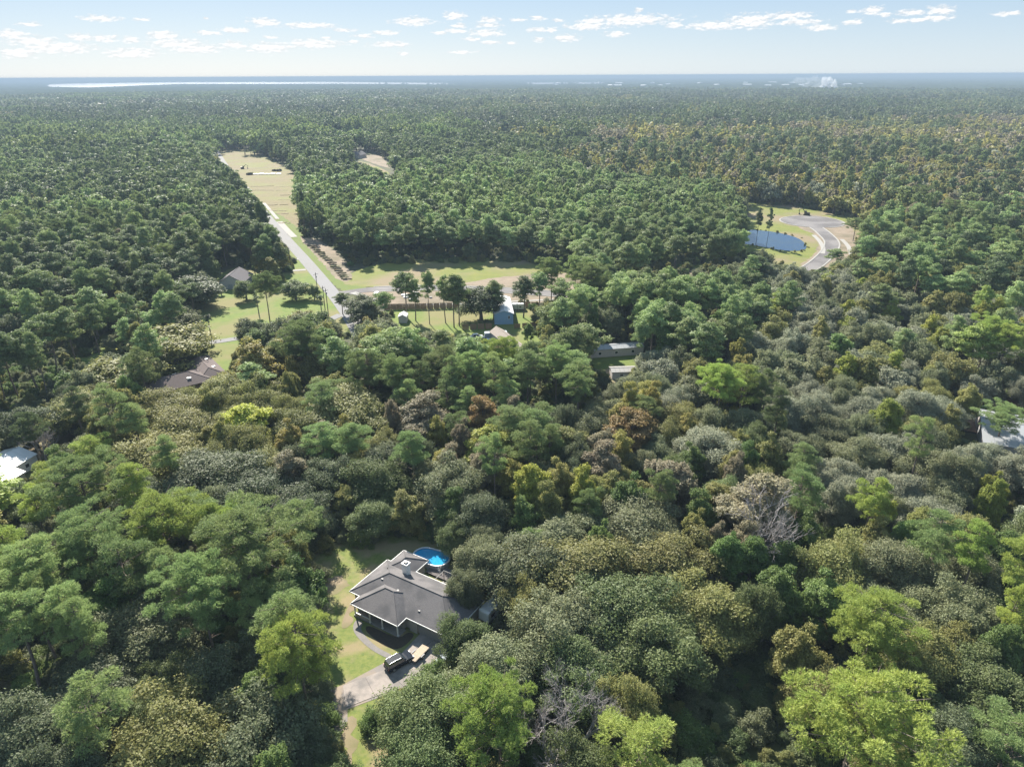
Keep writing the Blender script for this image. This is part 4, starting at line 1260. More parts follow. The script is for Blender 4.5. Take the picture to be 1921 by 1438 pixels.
# junk yard between fence and tan house
for (x, y, rz, paint, lab, suv) in ((894, 634, .3, P_white, 'white car in the cluttered yard nearest the dark fence end', False), (908, 640, .2, P_blue, 'dark blue car parked in the cluttered yard by the tan-roofed house', True),
                                    (500, 634, 1.2, P_white, 'white vehicle under the round dark oak by the lane', True)):
    p = G(x, y)
    car('parked_car', (p[0], p[1], 0.03), rz, paint, lab, 'car', 4.8, 1.85, 1.7, suv)
q = g2(930, 633)
bx = empty('cargo_container', (q[0], q[1], 0), .15, 'pale grey-blue tarp-covered container in the cluttered yard', 'container')
MB().box(-4.2, 4.2, -1.2, 1.2, .1, 2.3).build('body', plain_mat('faded_tarp', (0.33, 0.38, 0.42), .7), bx, bevel=.12)
for s in (-1, 1):
    MB().box(4.201, 4.26, min(s * .03, s * 1.1), max(s * .03, s * 1.1), .2, 2.2).build('door', MAT['tin_grey'], bx)
p = G(970, 581)
camper((p[0], p[1], 0), .05, 'white camper trailer parked behind the blue workshop', 7.0)

# ------------------------------------------------------------------ where trees may stand
def in_poly(px, py, poly):
    x, y = np.asarray(px), np.asarray(py)
    r = np.zeros(x.shape, bool)
    n = len(poly)
    for i in range(n):
        x0, y0 = poly[i]; x1, y1 = poly[(i + 1) % n]
        if y0 == y1:
            continue
        c = ((y0 > y) != (y1 > y)) & (x < (x1 - x0) * (y - y0) / (y1 - y0) + x0)
        r ^= c
    return r


OPEN = [   # ground that stays in view: no crown stands in front of it
    [(398, 288), (455, 284), (500, 300), (530, 315), (545, 330), (547, 395), (551, 440), (528, 425), (506, 393), (466, 350), (442, 322)],
    [(505, 410), (552, 440), (590, 448), (640, 470), (668, 515), (650, 552), (655, 610), (640, 615), (612, 575), (570, 510), (530, 450)],
    [(640, 530), (660, 505), (705, 499), (980, 497), (1060, 505), (1085, 530), (1040, 560), (960, 560), (760, 590), (730, 575), (690, 560), (660, 562)],
    [(740, 575), (865, 585), (925, 565), (1000, 580), (1010, 612), (985, 640), (960, 640), (870, 622), (850, 625), (770, 620), (735, 600)],
    [(932, 566), (965, 566), (968, 600), (985, 650), (960, 645), (890, 640), (885, 625), (930, 610)],
    [(362, 608), (400, 553), (410, 505), (470, 500), (520, 545), (560, 495), (600, 520), (618, 590), (560, 585), (500, 608), (450, 632), (390, 645), (365, 625)],
    [(395, 635), (455, 630), (435, 655), (430, 690), (395, 700), (340, 725), (285, 738), (340, 693), (385, 690), (400, 665)],
    [(1410, 386), (1500, 395), (1585, 415), (1602, 470), (1560, 492), (1520, 505), (1478, 490), (1405, 462)],
    [(604, 1045), (650, 1030), (760, 1012), (845, 1030), (852, 1075), (850, 1110), (840, 1190), (838, 1215), (800, 1240), (745, 1290), (690, 1330), (705, 1385), (735, 1438), (655, 1438), (630, 1365), (618, 1300), (622, 1250), (612, 1185), (608, 1110)],
    [(885, 1175), (925, 1118), (965, 1105), (970, 1130), (935, 1150), (895, 1190)],
    [(-5, 845), (38, 835), (72, 850), (45, 885), (-5, 905)], [(70, 838), (92, 808), (130, 805), (140, 818), (90, 840)],
    [(1812, 772), (1832, 762), (1925, 772), (1925, 848), (1848, 832), (1815, 812)],
    [(1100, 653), (1180, 640), (1190, 690), (1190, 704), (1150, 708), (1140, 690), (1115, 680)],
    [(660, 284), (685, 287), (716, 290), (722, 302), (742, 317), (735, 328), (700, 314), (668, 302)],
    [(-5, 1238), (22, 1230), (42, 1262), (12, 1330), (-5, 1340)],
    [(703, 238), (716, 238), (716, 243), (703, 243)],
    [(1352, 222), (1360, 222), (1360, 236), (1352, 236)],
    [(1310, 1290), (1400, 1270), (1480, 1320), (1470, 1438), (1330, 1438)],
    [(640, 640), (655, 590), (668, 600), (660, 640)],
    [(1150, 491), (1300, 489), (1400, 481), (1400, 492), (1300, 502), (1150, 504)],
    [(1005, 1295), (1105, 1285), (1125, 1400), (1035, 1420)],
    [(-10, 672), (120, 652), (235, 642), (240, 655), (110, 700), (62, 742), (-10, 757)],
]
SUNNY = [px_ring(q) for q in (      # ground the sun reaches
    [(604, 1050), (655, 1040), (660, 1110), (655, 1150), (700, 1215), (760, 1230), (700, 1330), (705, 1385), (735, 1438), (655, 1438), (630, 1365), (622, 1250), (612, 1150)],
    [(650, 522), (705, 505), (980, 500), (1060, 508), (1080, 540), (960, 560), (760, 580), (690, 560)],
    [(368, 602), (410, 560), (520, 548), (600, 530), (615, 585), (500, 608), (450, 630), (370, 640)],
    [(405, 295), (455, 290), (530, 320), (542, 335), (544, 430), (520, 420), (445, 345)],
    [(1420, 392), (1500, 398), (1585, 420), (1596, 470), (1540, 495), (1420, 460)],
    [(655, 610), (600, 545), (560, 480), (580, 470), (650, 550)],
    [(-20, 870), (35, 838), (70, 852), (0, 905)], [(1835, 790), (1925, 800), (1925, 845), (1848, 830)], [(760, 580), (860, 590), (860, 610), (770, 612)])]


def shade_hits(x, y, H, R):
    """points of the shadow a tree throws"""
    out = []
    for z, o in ((.95, 0), (.75, -.6), (.75, .6), (.6, 0)):
        L = H * z / math.tan(SUN_EL)
        out.append((x - math.sin(SUN_AZ) * L + o * R, y - math.cos(SUN_AZ) * L))
    return out


SITES = [  # plan outlines (ground) in which no trunk stands: buildings, roads, yards
    [hp(*p) for p in ((-4, -5), (21, -5), (22, 22), (-4, 22))],
    px_ring([(600, 1045), (650, 1030), (760, 1005), (850, 1020), (855, 1110), (840, 1215), (745, 1300), (690, 1335), (735, 1438), (655, 1438), (625, 1365), (615, 1300), (612, 1185)]),
    px_ring([(1800, 770), (1835, 765), (1990, 785), (1990, 870), (1835, 845), (1800, 815)]),
    px_ring([(-90, 870), (35, 838), (80, 856), (80, 880), (-60, 960)]),
    px_ring([(275, 745), (340, 690), (425, 660), (445, 690), (380, 745), (290, 775)]),
    px_ring([(1095, 660), (1185, 645), (1195, 715), (1140, 715)]),
    px_ring([(925, 566), (968, 566), (1000, 675), (960, 675)]),
    [(p[0] - 4.5, p[1]) for p in ROAD] + [(p[0] + 4.5, p[1]) for p in reversed(ROAD)],
    [(p[0], p[1] + 5.5) for p in SIDE] + [(p[0], p[1] - 5.5) for p in reversed(SIDE)],
    px_ring([(392, 276), (460, 276), (545, 316), (560, 345), (566, 450), (520, 432), (440, 345)]),
    px_ring([(1395, 380), (1500, 388), (1612, 412), (1625, 470), (1580, 500), (1480, 500), (1385, 470)]),
    px_ring([(640, 535), (700, 496), (980, 492), (1090, 505), (1090, 560), (720, 578), (660, 560)]),
]
LOT_OPEN = px_ring([(-5, 1220), (30, 1215), (45, 1262), (15, 1345), (-5, 1350)])

# mixture of kinds by where the crown shows in the photograph
ZONES = [
    # polygon, (pine, oak, broad), pine tints, oak tints, broad tints, size
    ([(0, 150), (1921, 150), (1921, 225), (960, 232), (420, 232), (0, 238)], (.45, .40, .15), ['pine_dark', 'pine_dark', 'pine_mid'], ['oak_dark', 'oak_grey', 'oak_green'], ['leaf_tan', 'leaf_olive', 'leaf_green'], 1.0),
    ([(0, 238), (420, 232), (960, 232), (970, 300), (545, 330), (470, 290), (430, 300), (540, 480), (380, 480), (0, 480)], (.82, .13, .05), ['pine_mid', 'pine_dark', 'pine_mid', 'pine_fresh'], ['oak_dark', 'oak_green', 'oak_olive'], ['leaf_olive', 'leaf_tan'], 1.0),
    ([(545, 300), (1020, 295), (1120, 335), (1330, 350), (1410, 385), (1400, 480), (1100, 500), (640, 500), (545, 430)], (.97, .02, .01), ['pine_mid', 'pine_mid', 'pine_fresh', 'pine_dark'], ['oak_green'], ['leaf_green'], 0.92),
    ([(1010, 300), (1120, 264), (1400, 246), (1921, 226), (1921, 395), (1620, 400), (1400, 370), (1330, 345), (1120, 330), (1020, 302)], (.10, .48, .42), ['pine_mid', 'pine_dark'], ['oak_olive', 'leaf_olive', 'leaf_gold', 'oak_silver', 'leaf_olive', 'oak_olive'], ['leaf_gold', 'leaf_olive', 'leaf_tan', 'leaf_olive', 'leaf_gold'], 1.05),
    ([(1600, 390), (1921, 390), (1921, 560), (1640, 560), (1600, 470)], (.38, .42, .20), ['pine_mid', 'pine_fresh', 'pine_dark'], ['oak_green', 'oak_olive', 'oak_grey'], ['leaf_green', 'leaf_olive'], 1.0),
    ([(1100, 480), (1400, 470), (1450, 600), (1400, 640), (1200, 640), (1050, 620), (1020, 540)], (.68, .22, .10), ['pine_mid', 'pine_fresh', 'pine_mid'], ['oak_grey', 'oak_green'], ['leaf_green'], 0.95),
    ([(1400, 500), (1600, 500), (1921, 560), (1921, 980), (1500, 900), (1430, 720), (1400, 620)], (.04, .84, .12), ['pine_bright', 'pine_fresh'], ['oak_silver', 'oak_grey', 'oak_silver', 'oak_grey', 'oak_olive'], ['leaf_olive', 'leaf_lime', 'leaf_olive'], 0.95),
    ([(1180, 620), (1620, 590), (1520, 780), (1200, 840), (1100, 760)], (.10, .66, .24), ['pine_bright', 'pine_mid'], ['oak_silver', 'oak_grey', 'oak_olive'], ['leaf_olive', 'leaf_gold', 'leaf_tan'], 0.9),
    ([(600, 640), (1180, 640), (1200, 740), (600, 760)], (.72, .16, .12), ['pine_mid', 'pine_fresh', 'pine_mid'], ['oak_grey', 'oak_olive'], ['leaf_olive', 'leaf_green'], 0.92),
    ([(500, 720), (1250, 730), (1250, 880), (450, 880)], (.14, .42, .44), ['pine_fresh', 'pine_mid'], ['oak_olive', 'oak_dark', 'oak_olive'], ['leaf_olive', 'leaf_gold', 'leaf_tan', 'leaf_green'], 0.92),
    ([(0, 470), (400, 470), (400, 600), (250, 560), (0, 580)], (.42, .44, .14), ['pine_mid', 'pine_dark'], ['oak_dark', 'oak_grey', 'oak_green'], ['leaf_tan', 'leaf_olive'], 1.0),
    ([(0, 580), (250, 560), (400, 600), (420, 720), (280, 740), (0, 720)], (.30, .55, .15), ['pine_mid', 'pine_fresh'], ['oak_olive', 'oak_dark', 'oak_grey'], ['leaf_olive', 'leaf_green'], 0.95),
    ([(130, 720), (420, 690), (560, 640), (600, 720), (480, 860), (200, 900)], (.06, .56, .38), ['pine_fresh'], ['oak_olive', 'oak_olive', 'oak_olive', 'oak_green'], ['leaf_olive', 'leaf_olive', 'leaf_gold'], 0.95),
    ([(180, 790), (460, 800), (560, 900), (560, 960), (250, 930)], (.02, .88, .10), ['pine_mid'], ['oak_dark', 'oak_grey', 'oak_dark'], ['leaf_green'], 0.95),
    ([(0, 840), (200, 830), (260, 930), (600, 930), (600, 1110), (520, 1180), (0, 1180)], (.55, .22, .23), ['pine_mid', 'pine_bright', 'pine_fresh', 'pine_fresh'], ['oak_dark', 'oak_green', 'oak_olive'], ['leaf_green', 'leaf_olive'], 0.95),
    ([(0, 1180), (640, 1180), (640, 1500), (0, 1500)], (.10, .66, .24), ['pine_mid', 'pine_fresh'], ['oak_dark', 'oak_dark', 'oak_green', 'oak_grey'], ['leaf_green'], 0.95),
    ([(560, 870), (980, 870), (900, 1030), (600, 1030)], (.05, .70, .25), ['pine_dark'], ['oak_dark', 'oak_green', 'oak_grey'], ['leaf_green', 'leaf_olive'], 0.85),
    ([(960, 870), (1500, 800), (1500, 1000), (960, 1000)], (.03, .50, .47), ['pine_mid'], ['oak_grey', 'oak_olive', 'oak_green'], ['leaf_lime', 'leaf_olive', 'leaf_green', 'leaf_tan'], 0.9),
    ([(700, 1000), (1420, 980), (1420, 1320), (700, 1500)], (.02, .92, .06), ['pine_bright'], ['oak_grey', 'oak_green', 'oak_grey', 'oak_olive'], ['leaf_green'], 1.0),
    ([(1380, 850), (1921, 850), (1921, 1500), (1150, 1500)], (.10, .58, .32), ['pine_bright', 'pine_fresh'], ['oak_green', 'oak_olive', 'oak_grey', 'oak_green'], ['leaf_green', 'leaf_olive', 'leaf_green'], 0.95),
]
DEFAULT_ZONE = ([], (.40, .40, .20), ['pine_mid', 'pine_dark'], ['oak_grey', 'oak_green'], ['leaf_olive', 'leaf_green'], 1.0)

HT = {'pine': 20.5, 'oak': 12.5, 'broad': 15.2}
ZCF = {'pine': 0.75, 'oak': 0.68, 'broad': 0.64}
RR = {'pine': 4.9, 'oak': 6.2, 'broad': 4.3}

trees = []      # dicts: kind, x, y, R, H, tint, hand


def hand(kind, cx, cy, w, tint, H=None, base=None, label=None):
    if base is not None:
        b = G(*base)
        _, _, zc = proj(b)
        z = 0.5
        for _ in range(30):      # height at which the crown's middle shows at cy
            X, Y, zc = proj((b[0], b[1], z))
            if Y <= cy: break
            z += 0.5
        Hh = z / ZCF[kind]
        trees.append(dict(kind=kind, x=float(b[0]), y=float(b[1]), R=w / 2 * float(zc) / FPX, H=Hh, tint=tint, hand=True, label=label))
        return
    Hh = H or HT[kind]
    for _ in range(4):
        p = G(cx, cy, Hh * ZCF[kind])
        zc = float(proj(p)[2]); R = w / 2 * zc / FPX
        if H is None:
            Hh = HT[kind] * min(1.2, max(0.55, (R / RR[kind]) ** 0.6))
    trees.append(dict(kind=kind, x=float(p[0]), y=float(p[1]), R=R, H=Hh, tint=tint, hand=True, label=label))


HAND = [
    # around the near house
    ('oak', 985, 1058, 190, 'oak_grey', 13, None, 'broad grey-green oak close behind the camper, touching the house roof'),
    ('oak', 1085, 1065, 220, 'oak_olive', 13.5, None, None), ('oak', 1050, 1180, 200, 'oak_grey', 13.5, None, None), ('oak', 1160, 1140, 210, 'oak_green', 13, None, None),
    ('oak', 1255, 1055, 200, 'oak_olive', 13, None, None), ('oak', 925, 1262, 180, 'oak_grey', 13, None, None), ('oak', 805, 1338, 205, 'oak_green', 12.5, None, None),
    ('oak', 790, 1420, 170, 'oak_green', 11, None, None), ('oak', 1080, 1255, 180, 'oak_green', 13, None, None), ('oak', 1230, 1200, 190, 'oak_green', 13, None, None),
    ('oak', 1330, 1140, 190, 'oak_olive', 13, None, None), ('oak', 905, 1050, 110, 'oak_grey', 11, None, None), ('oak', 872, 1100, 72, 'oak_grey', 9, None, None), ('oak', 872, 1195, 105, 'oak_green', 10, None, None), ('oak', 990, 1130, 90, 'oak_olive', 11, None, None),
    ('pine', 935, 1335, 185, 'pine_bright', 20, None, 'bright green rounded pine beside the leafless grey tree'),
    ('pine', 1205, 1415, 165, 'pine_bright', 15, None, 'low bright green pine with a domed crown below the dark gap'),
    ('pine', 1640, 1165, 185, 'pine_bright', 19, None, 'bright umbrella-shaped pine standing above dark oaks'),
    ('pine', 1610, 1345, 280, 'pine_bright', 23, None, 'largest bright spreading pine with visible forked limbs'),
    ('broad', 1495, 1225, 110, 'leaf_olive', 15, None, 'yellow-green leafy tree at the edge of the dark gap'),
    ('broad', 1460, 1110, 100, 'leaf_green', 15, None, None), ('oak', 1740, 1235, 150, 'oak_olive', 13, None, None), ('oak', 1800, 1150, 150, 'oak_grey', 13, None, None),
    ('pine', 1905, 1145, 70, 'pine_bright', 19, None, None), ('oak', 1860, 1290, 170, 'oak_green', 13, None, None), ('oak', 1780, 1390, 170, 'oak_dark', 12, None, None),
    ('broad', 1880, 1220, 90, 'leaf_green', 15, None, None), ('oak', 1680, 1060, 160, 'oak_grey', 13, None, None), ('oak', 1560, 1060, 150, 'oak_olive', 13, None, None),
    # left foreground
    ('pine', 560, 1215, 165, 'pine_bright', 21, None, 'bright lime pine with bare lower limbs leaning over the lawn edge'),
    ('pine', 375, 1105, 175, 'pine_fresh', 22, None, 'tall pale green pine with a broad layered crown and pale limbs'),
    ('pine', 455, 1015, 230, 'pine_fresh', 23, None, 'wide mid-green pine with dense rounded crown behind the pale one'),
    ('pine', 295, 985, 165, 'pine_bright', 21, None, None), ('pine', 155, 1010, 175, 'pine_fresh', 21, None, None), ('pine', 60, 1065, 170, 'pine_fresh', 21, None, None),
    ('pine', 25, 1165, 130, 'pine_fresh', 20, None, None), ('pine', 150, 905, 165, 'pine_fresh', 22, None, 'mid-green pine with a straight dark trunk in front of the white barn'),
    ('pine', 230, 1065, 120, 'pine_mid', 20, None, None), ('broad', 200, 1130, 110, 'leaf_green', 14, None, None), ('pine', 120, 1145, 110, 'pine_fresh', 19, None, None),
    ('oak', 260, 1190, 190, 'oak_grey', 12, None, None), ('oak', 330, 1380, 240, 'oak_olive', 13.5, None, 'large pale olive oak at the bottom of the view'),
    ('oak', 500, 1375, 220, 'oak_dark', 13, None, None), ('oak', 585, 1420, 110, 'oak_dark', 10, None, None), ('oak', 175, 1290, 200, 'oak_dark', 11, None, None),
    ('oak', 420, 1260, 160, 'oak_dark', 11, None, None), ('oak', 70, 1380, 190, 'oak_dark', 12, None, None), ('broad', 565, 1100, 95, 'leaf_green', 14, None, None),
    ('broad', 500, 1120, 90, 'leaf_green', 13, None, None), ('oak', 560, 965, 120, 'oak_dark', 10, None, None), ('oak', 480, 920, 170, 'oak_dark', 12, None, None),
    ('oak', 400, 890, 190, 'oak_dark', 12, None, None), ('oak', 290, 860, 180, 'oak_olive', 12, None, None), ('oak', 340, 800, 150, 'oak_olive', 12, None, None),
    ('oak', 145, 765, 130, 'oak_olive', 12, None, 'rounded olive oak above the sandy ground by the white barn'), ('oak', 55, 790, 110, 'oak_dark', 12, None, None),
    ('oak', 215, 700, 150, 'oak_olive', 12, None, None), ('oak', 320, 640, 160, 'oak_olive', 12.5, None, None), ('oak', 350, 540, 120, 'oak_dark', 12, None, None),
    # behind the house, along the lot
    ('oak', 840, 905, 140, 'oak_grey', 13, None, None), ('oak', 700, 895, 130, 'oak_green', 12, None, None), ('oak', 620, 890, 110, 'oak_dark', 11, None, None), ('oak', 900, 960, 120, 'oak_dark', 11, None, None),
    ('broad', 995, 910, 75, 'leaf_lime', 16, None, None), ('broad', 1050, 905, 75, 'leaf_olive', 16, None, None), ('broad', 1095, 925, 70, 'leaf_lime', 16, None, None), ('broad', 1180, 935, 90, 'leaf_green', 15, None, None),
    ('broad', 1260, 900, 110, 'leaf_tan', 15, None, None), ('broad', 1420, 950, 150, 'leaf_tan', 17, None, 'large half-bare tan tree rising from the grey oaks'), ('broad', 1130, 870, 90, 'leaf_tan', 14, None, None),
    ('oak', 1330, 840, 130, 'oak_silver', 12.5, None, None), ('oak', 1200, 985, 180, 'oak_grey', 12, None, None), ('oak', 1060, 1005, 150, 'oak_grey', 11, None, None),
    ('oak', 650, 770, 190, 'oak_olive', 13.5, None, 'broad golden-olive oak in the middle of the wooded lot'), ('broad', 795, 785, 110, 'leaf_tan', 15, None, 'brownish tan tree among olive crowns in the wooded lot'),
    ('broad', 905, 780, 85, 'leaf_rust', 15, None, None), ('pine', 955, 795, 90, 'pine_fresh', 17, None, None), ('pine', 1005, 800, 80, 'pine_fresh', 17, None, None), ('broad', 920, 840, 110, 'leaf_lime', 14, None, 'yellow-green tree below two pale pines in the wooded lot'),
    ('broad', 1185, 805, 120, 'leaf_rust', 14, None, 'orange-brown autumn tree in the wooded lot'), ('broad', 1060, 830, 100, 'leaf_olive', 13, None, None), ('pine', 1352, 715, 95, 'pine_bright', 20, None, None), ('pine', 1400, 715, 80, 'pine_bright', 19, None, None),
    ('broad', 1575, 655, 60, 'leaf_green', 15, None, None), ('broad', 460, 792, 100, 'leaf_yellow', 15, None, 'vivid yellow-green tree shining among the dark olive oaks'),
    ('oak', 560, 800, 110, 'oak_olive', 12, None, None), ('pine', 560, 640, 105, 'pine_mid', 21, None, None), ('pine', 690, 690, 90, 'pine_mid', 20, None, None), ('pine', 605, 745, 80, 'pine_fresh', 17, None, None), ('broad', 480, 685, 90, 'leaf_gold', 16, None, 'gold-green tree between the lane and the brown-roofed house'),
    ('pine', 745, 665, 70, 'pine_mid', 20, None, None), ('pine', 835, 678, 75, 'pine_mid', 20, None, None), ('pine', 885, 690, 80, 'pine_fresh', 19, None, None), ('pine', 935, 665, 85, 'pine_bright', 19, None, None), ('pine', 990, 690, 75, 'pine_mid', 20, None, None), ('pine', 1045, 682, 85, 'pine_fresh', 20, None, None), ('pine', 1090, 705, 80, 'pine_fresh', 19, None, None),
    ('pine', 790, 705, 60, 'pine_mid', 18, None, None), ('broad', 690, 615, 40, 'leaf_gold', 10, None, None), ('broad', 850, 650, 45, 'leaf_gold', 11, None, None),
    # lawn and road trees with the foot in view
    ('pine', 497, 520, 60, 'pine_mid', None, (507, 606), 'tall single pine standing on the bright lawn below the pale house'),
    ('oak', 460, 540, 44, 'oak_green', None, (463, 563), 'small round dark tree casting a round shadow on the lawn'), ('oak', 551, 540, 58, 'oak_green', None, (555, 562), 'rounded green tree on the lawn nearest the road'),
    ('oak', 565, 600, 75, 'oak_olive', 9, None, None), ('oak', 468, 618, 62, 'oak_dark', 10, None, 'round dark oak at the end of the lane'), ('oak', 680, 575, 75, 'oak_dark', 11, None, 'dark spreading oak where the side street meets the main road'),
    ('pine', 757, 535, 50, 'pine_mid', None, (763, 596), 'pine with open crown at the fence end by dirt lots'), ('pine', 803, 522, 30, 'pine_mid', None, (806, 608), 'thinnest tall pine in the fenced back yard'),
    ('pine', 848, 535, 42, 'pine_mid', None, (852, 614), 'tall pine standing by the dark privacy fence'), ('pine', 868, 545, 38, 'pine_mid', None, (862, 612), None), ('oak', 902, 560, 90, 'oak_dark', 13, None, 'dark oak beside the light blue workshop'),
    ('pine', 983, 540, 46, 'pine_dark', None, (982, 596), 'dark pine standing alone by the light blue workshop'), ('pine', 1035, 508, 58, 'pine_mid', 22, None, None), ('pine', 1110, 520, 80, 'pine_mid', 22, None, None), ('pine', 1080, 505, 55, 'pine_fresh', 22, None, None),
    ('pine', 1070, 590, 70, 'pine_mid', 18, None, None), ('broad', 1048, 575, 40, 'leaf_olive', None, (1047, 607), 'small olive tree on the little lawn by the fence'), ('broad', 990, 620, 22, 'leaf_green', None, (990, 642), 'slim dark evergreen by the tan-roofed house'),
    ('pine', 776, 546, 36, 'pine_fresh', None, (780, 602), None), ('pine', 834, 540, 34, 'pine_fresh', None, (836, 606), None), ('pine', 924, 545, 40, 'pine_mid', None, (926, 598), None), ('pine', 1012, 535, 44, 'pine_fresh', None, (1012, 592), None), ('pine', 722, 566, 40, 'pine_fresh', None, (724, 612), None), ('pine', 1050, 545, 50, 'pine_fresh', None, (1052, 600), None),
    ('pine', 640, 560, 30, 'pine_mid', 9, None, None), ('oak', 588, 545, 26, 'oak_green', 6, None, None),
    ('pine', 1420, 400, 14, 'pine_dark', None, (1418, 458), 'slim pine standing in front of the pond'), ('pine', 1440, 400, 14, 'pine_dark', None, (1438, 460), 'thin pine before the middle of the pond'), ('pine', 1600, 420, 40, 'pine_mid', None, (1600, 452), None), ('pine', 1569, 478, 34, 'pine_fresh', 12, None, 'small pine at the mouth of the new side street'),
    ('pine', 1875, 785, 95, 'pine_fresh', None, (1866, 843), 'single flat-topped pine in front of the grey barn roof'),
    ('pine', 1855, 625, 90, 'pine_bright', 21, None, None), ('pine', 1890, 640, 80, 'pine_bright', 20, None, None), ('pine', 1830, 640, 70, 'pine_bright', 19, None, None), ('pine', 1655, 555, 50, 'pine_mid', 17, None, None),
    ('broad', 470, 652, 60, 'leaf_gold', 13, None, None), ('broad', 520, 668, 70, 'leaf_olive', 13, None, None), ('oak', 415, 735, 120, 'oak_olive', 12, None, None), ('oak', 325, 770, 130, 'oak_olive', 12, None, None), ('oak', 600, 690, 90, 'oak_olive', 12, None, None), ('broad', 690, 660, 60, 'leaf_olive', 13, None, None), ('pine', 625, 660, 60, 'pine_fresh', 19, None, None),
    # tall thin pines over the grass at the left
    ('pine', 28, 610, 60, 'pine_mid', None, (35, 745), None), ('pine', 60, 590, 64, 'pine_mid', None, (72, 735), None), ('pine', 100, 580, 62, 'pine_mid', None, (108, 700), None), ('pine', 140, 590, 54, 'pine_mid', None, (146, 690), None), ('pine', 205, 585, 66, 'pine_fresh', None, (228, 640), 'tall pine with open umbrella crown and bare trunk by the path'),
    ('pine', 8, 640, 50, 'pine_mid', None, (12, 760), None), ('pine', 80, 640, 40, 'pine_mid', None, (90, 745), None), ('pine', 175, 600, 44, 'pine_mid', None, (190, 680), None), ('pine', 260, 490, 46, 'pine_mid', None, (275, 560), None), ('pine', 310, 480, 50, 'pine_mid', None, (322, 540), None),
]
for hd_ in HAND:
    hand(*hd_)


# ------------------------------------------------------------------ fill the woods
def samples(x, y, R, H, kind):
    """outline points of a tree, for testing what it would hide"""
    zc = ZCF[kind] * H
    pts = [(x, y, H * 0.98), (x, y, zc), (x, y, H * .45), (x, y, H * .2), (x, y, 0.2)]
    for s in (-1, 1):
        pts += [(x + s * R * .85, y, zc), (x + s * R * .6, y, zc + (H - zc) * .6), (x + s * R * .6, y, zc - (H - zc) * .5)]
    return np.array(pts)


NEAR_R = 1000.0
N_CAND = 62000
rr = 42 + (NEAR_R - 42) * np.sqrt(RNG.uniform(0, 1, N_CAND))
rr[:9000] = 42 + 330 * np.sqrt(RNG.uniform(0, 1, 9000))
aa = RNG.uniform(-0.80, 0.80, N_CAND)
cxs, cys = rr * np.sin(aa), rr * np.cos(aa)
X, Y, Z = proj(np.stack([cxs, cys, np.full(N_CAND, 12.0)], 1))
zone = np.full(N_CAND, -1)
for zi in range(len(ZONES) - 1, -1, -1):
    zone[in_poly(X, Y, ZONES[zi][0])] = zi
for i in np.where(zone < 0)[0]:      # outside the frame: like the nearest zone in view
    qx, qy = min(max(X[i], 5), 1915), min(max(Y[i], 160), 1432)
    for zi in range(len(ZONES)):
        if in_poly(np.array([qx]), np.array([qy]), ZONES[zi][0])[0]:
            zone[i] = zi; break
def lumps(x, y, a):
    return (np.sin(x * .021 * a + 1.1) * np.sin(y * .017 * a + .4) + np.sin(x * .009 * a - y * .011 * a + 2.0) + .7 * np.sin(x * .031 * a + y * .023 * a)) / 2.7


n_tint = .5 + .5 * lumps(cxs, cys, 1.0); n_h = lumps(cxs + 300, cys - 200, .8); n_gap = lumps(cxs - 700, cys + 90, 1.7)
cand = []
kinds = ('pine', 'oak', 'broad')
u1, u2, u3, u4 = (RNG.uniform(size=N_CAND) for _ in range(4))
for i in range(N_CAND):
    zd = ZONES[zone[i]] if zone[i] >= 0 else DEFAULT_ZONE
    pr = zd[1]
    k = 0 if u1[i] < pr[0] else (1 if u1[i] < pr[0] + pr[1] else 2)
    tn = zd[2 + k]
    s = zd[5] * ((0.72 + 0.50 * u2[i]) if rr[i] < 420 else (0.58 + 1.0 * u2[i] ** 1.5))
    kd = kinds[k]
    if kd == 'oak' and rr[i] > 300:
        s *= 0.92
    cand.append((kd, s * RR[kd], HT[kd] * zd[5] * (0.78 + 0.38 * u3[i]) * (1 + .16 * n_h[i]), tn[int(min(.999, max(0, .5 * u4[i] + .5 * n_tint[i])) * len(tn)) % len(tn)]))
# what each would hide or stand on
P_ = np.concatenate([samples(cxs[i], cys[i], cand[i][1], cand[i][2], cand[i][0]) for i in range(N_CAND)])
sx, sy, sz = proj(P_)
hit = np.zeros(len(P_), bool)
for poly in OPEN:
    hit |= in_poly(sx, sy, poly)
bad = hit.reshape(N_CAND, -1).any(1)
for ring in SITES:
    bad |= in_poly(cxs, cys, ring)
S_ = np.array([shade_hits(cxs[i], cys[i], cand[i][2], cand[i][1]) for i in range(N_CAND)])
for ring in SUNNY:
    bad |= in_poly(S_[:, :, 0], S_[:, :, 1], ring).sum(1) >= 2
for t in trees:
    h_ = [k for k, ring in enumerate(SUNNY) if in_poly(*np.array(shade_hits(t['x'], t['y'], t['H'], t['R'])).T, ring).sum() >= 1]
    if h_:
        a_, b_, _ = proj((t['x'], t['y'], t['H'] * ZCF[t['kind']]))
        print('SHADE', t['kind'], int(a_), int(b_), round(t['H'], 1), h_)
bad |= (n_gap > .52) & (rr > 380) & (RNG.uniform(size=N_CAND) < .8)
CELL = 8.0
grid = {}


def put(x, y, R):
    grid.setdefault((int(x // CELL), int(y // CELL)), []).append((x, y, R))


def free(x, y, R, f):
    gx, gy = int(x // CELL), int(y // CELL)
    for a in (-2, -1, 0, 1, 2):
        for b in (-2, -1, 0, 1, 2):
            for (q, w, S) in grid.get((gx + a, gy + b), ()):
                if (q - x) ** 2 + (w - y) ** 2 < (f * (R + S)) ** 2:
                    return False
    return True


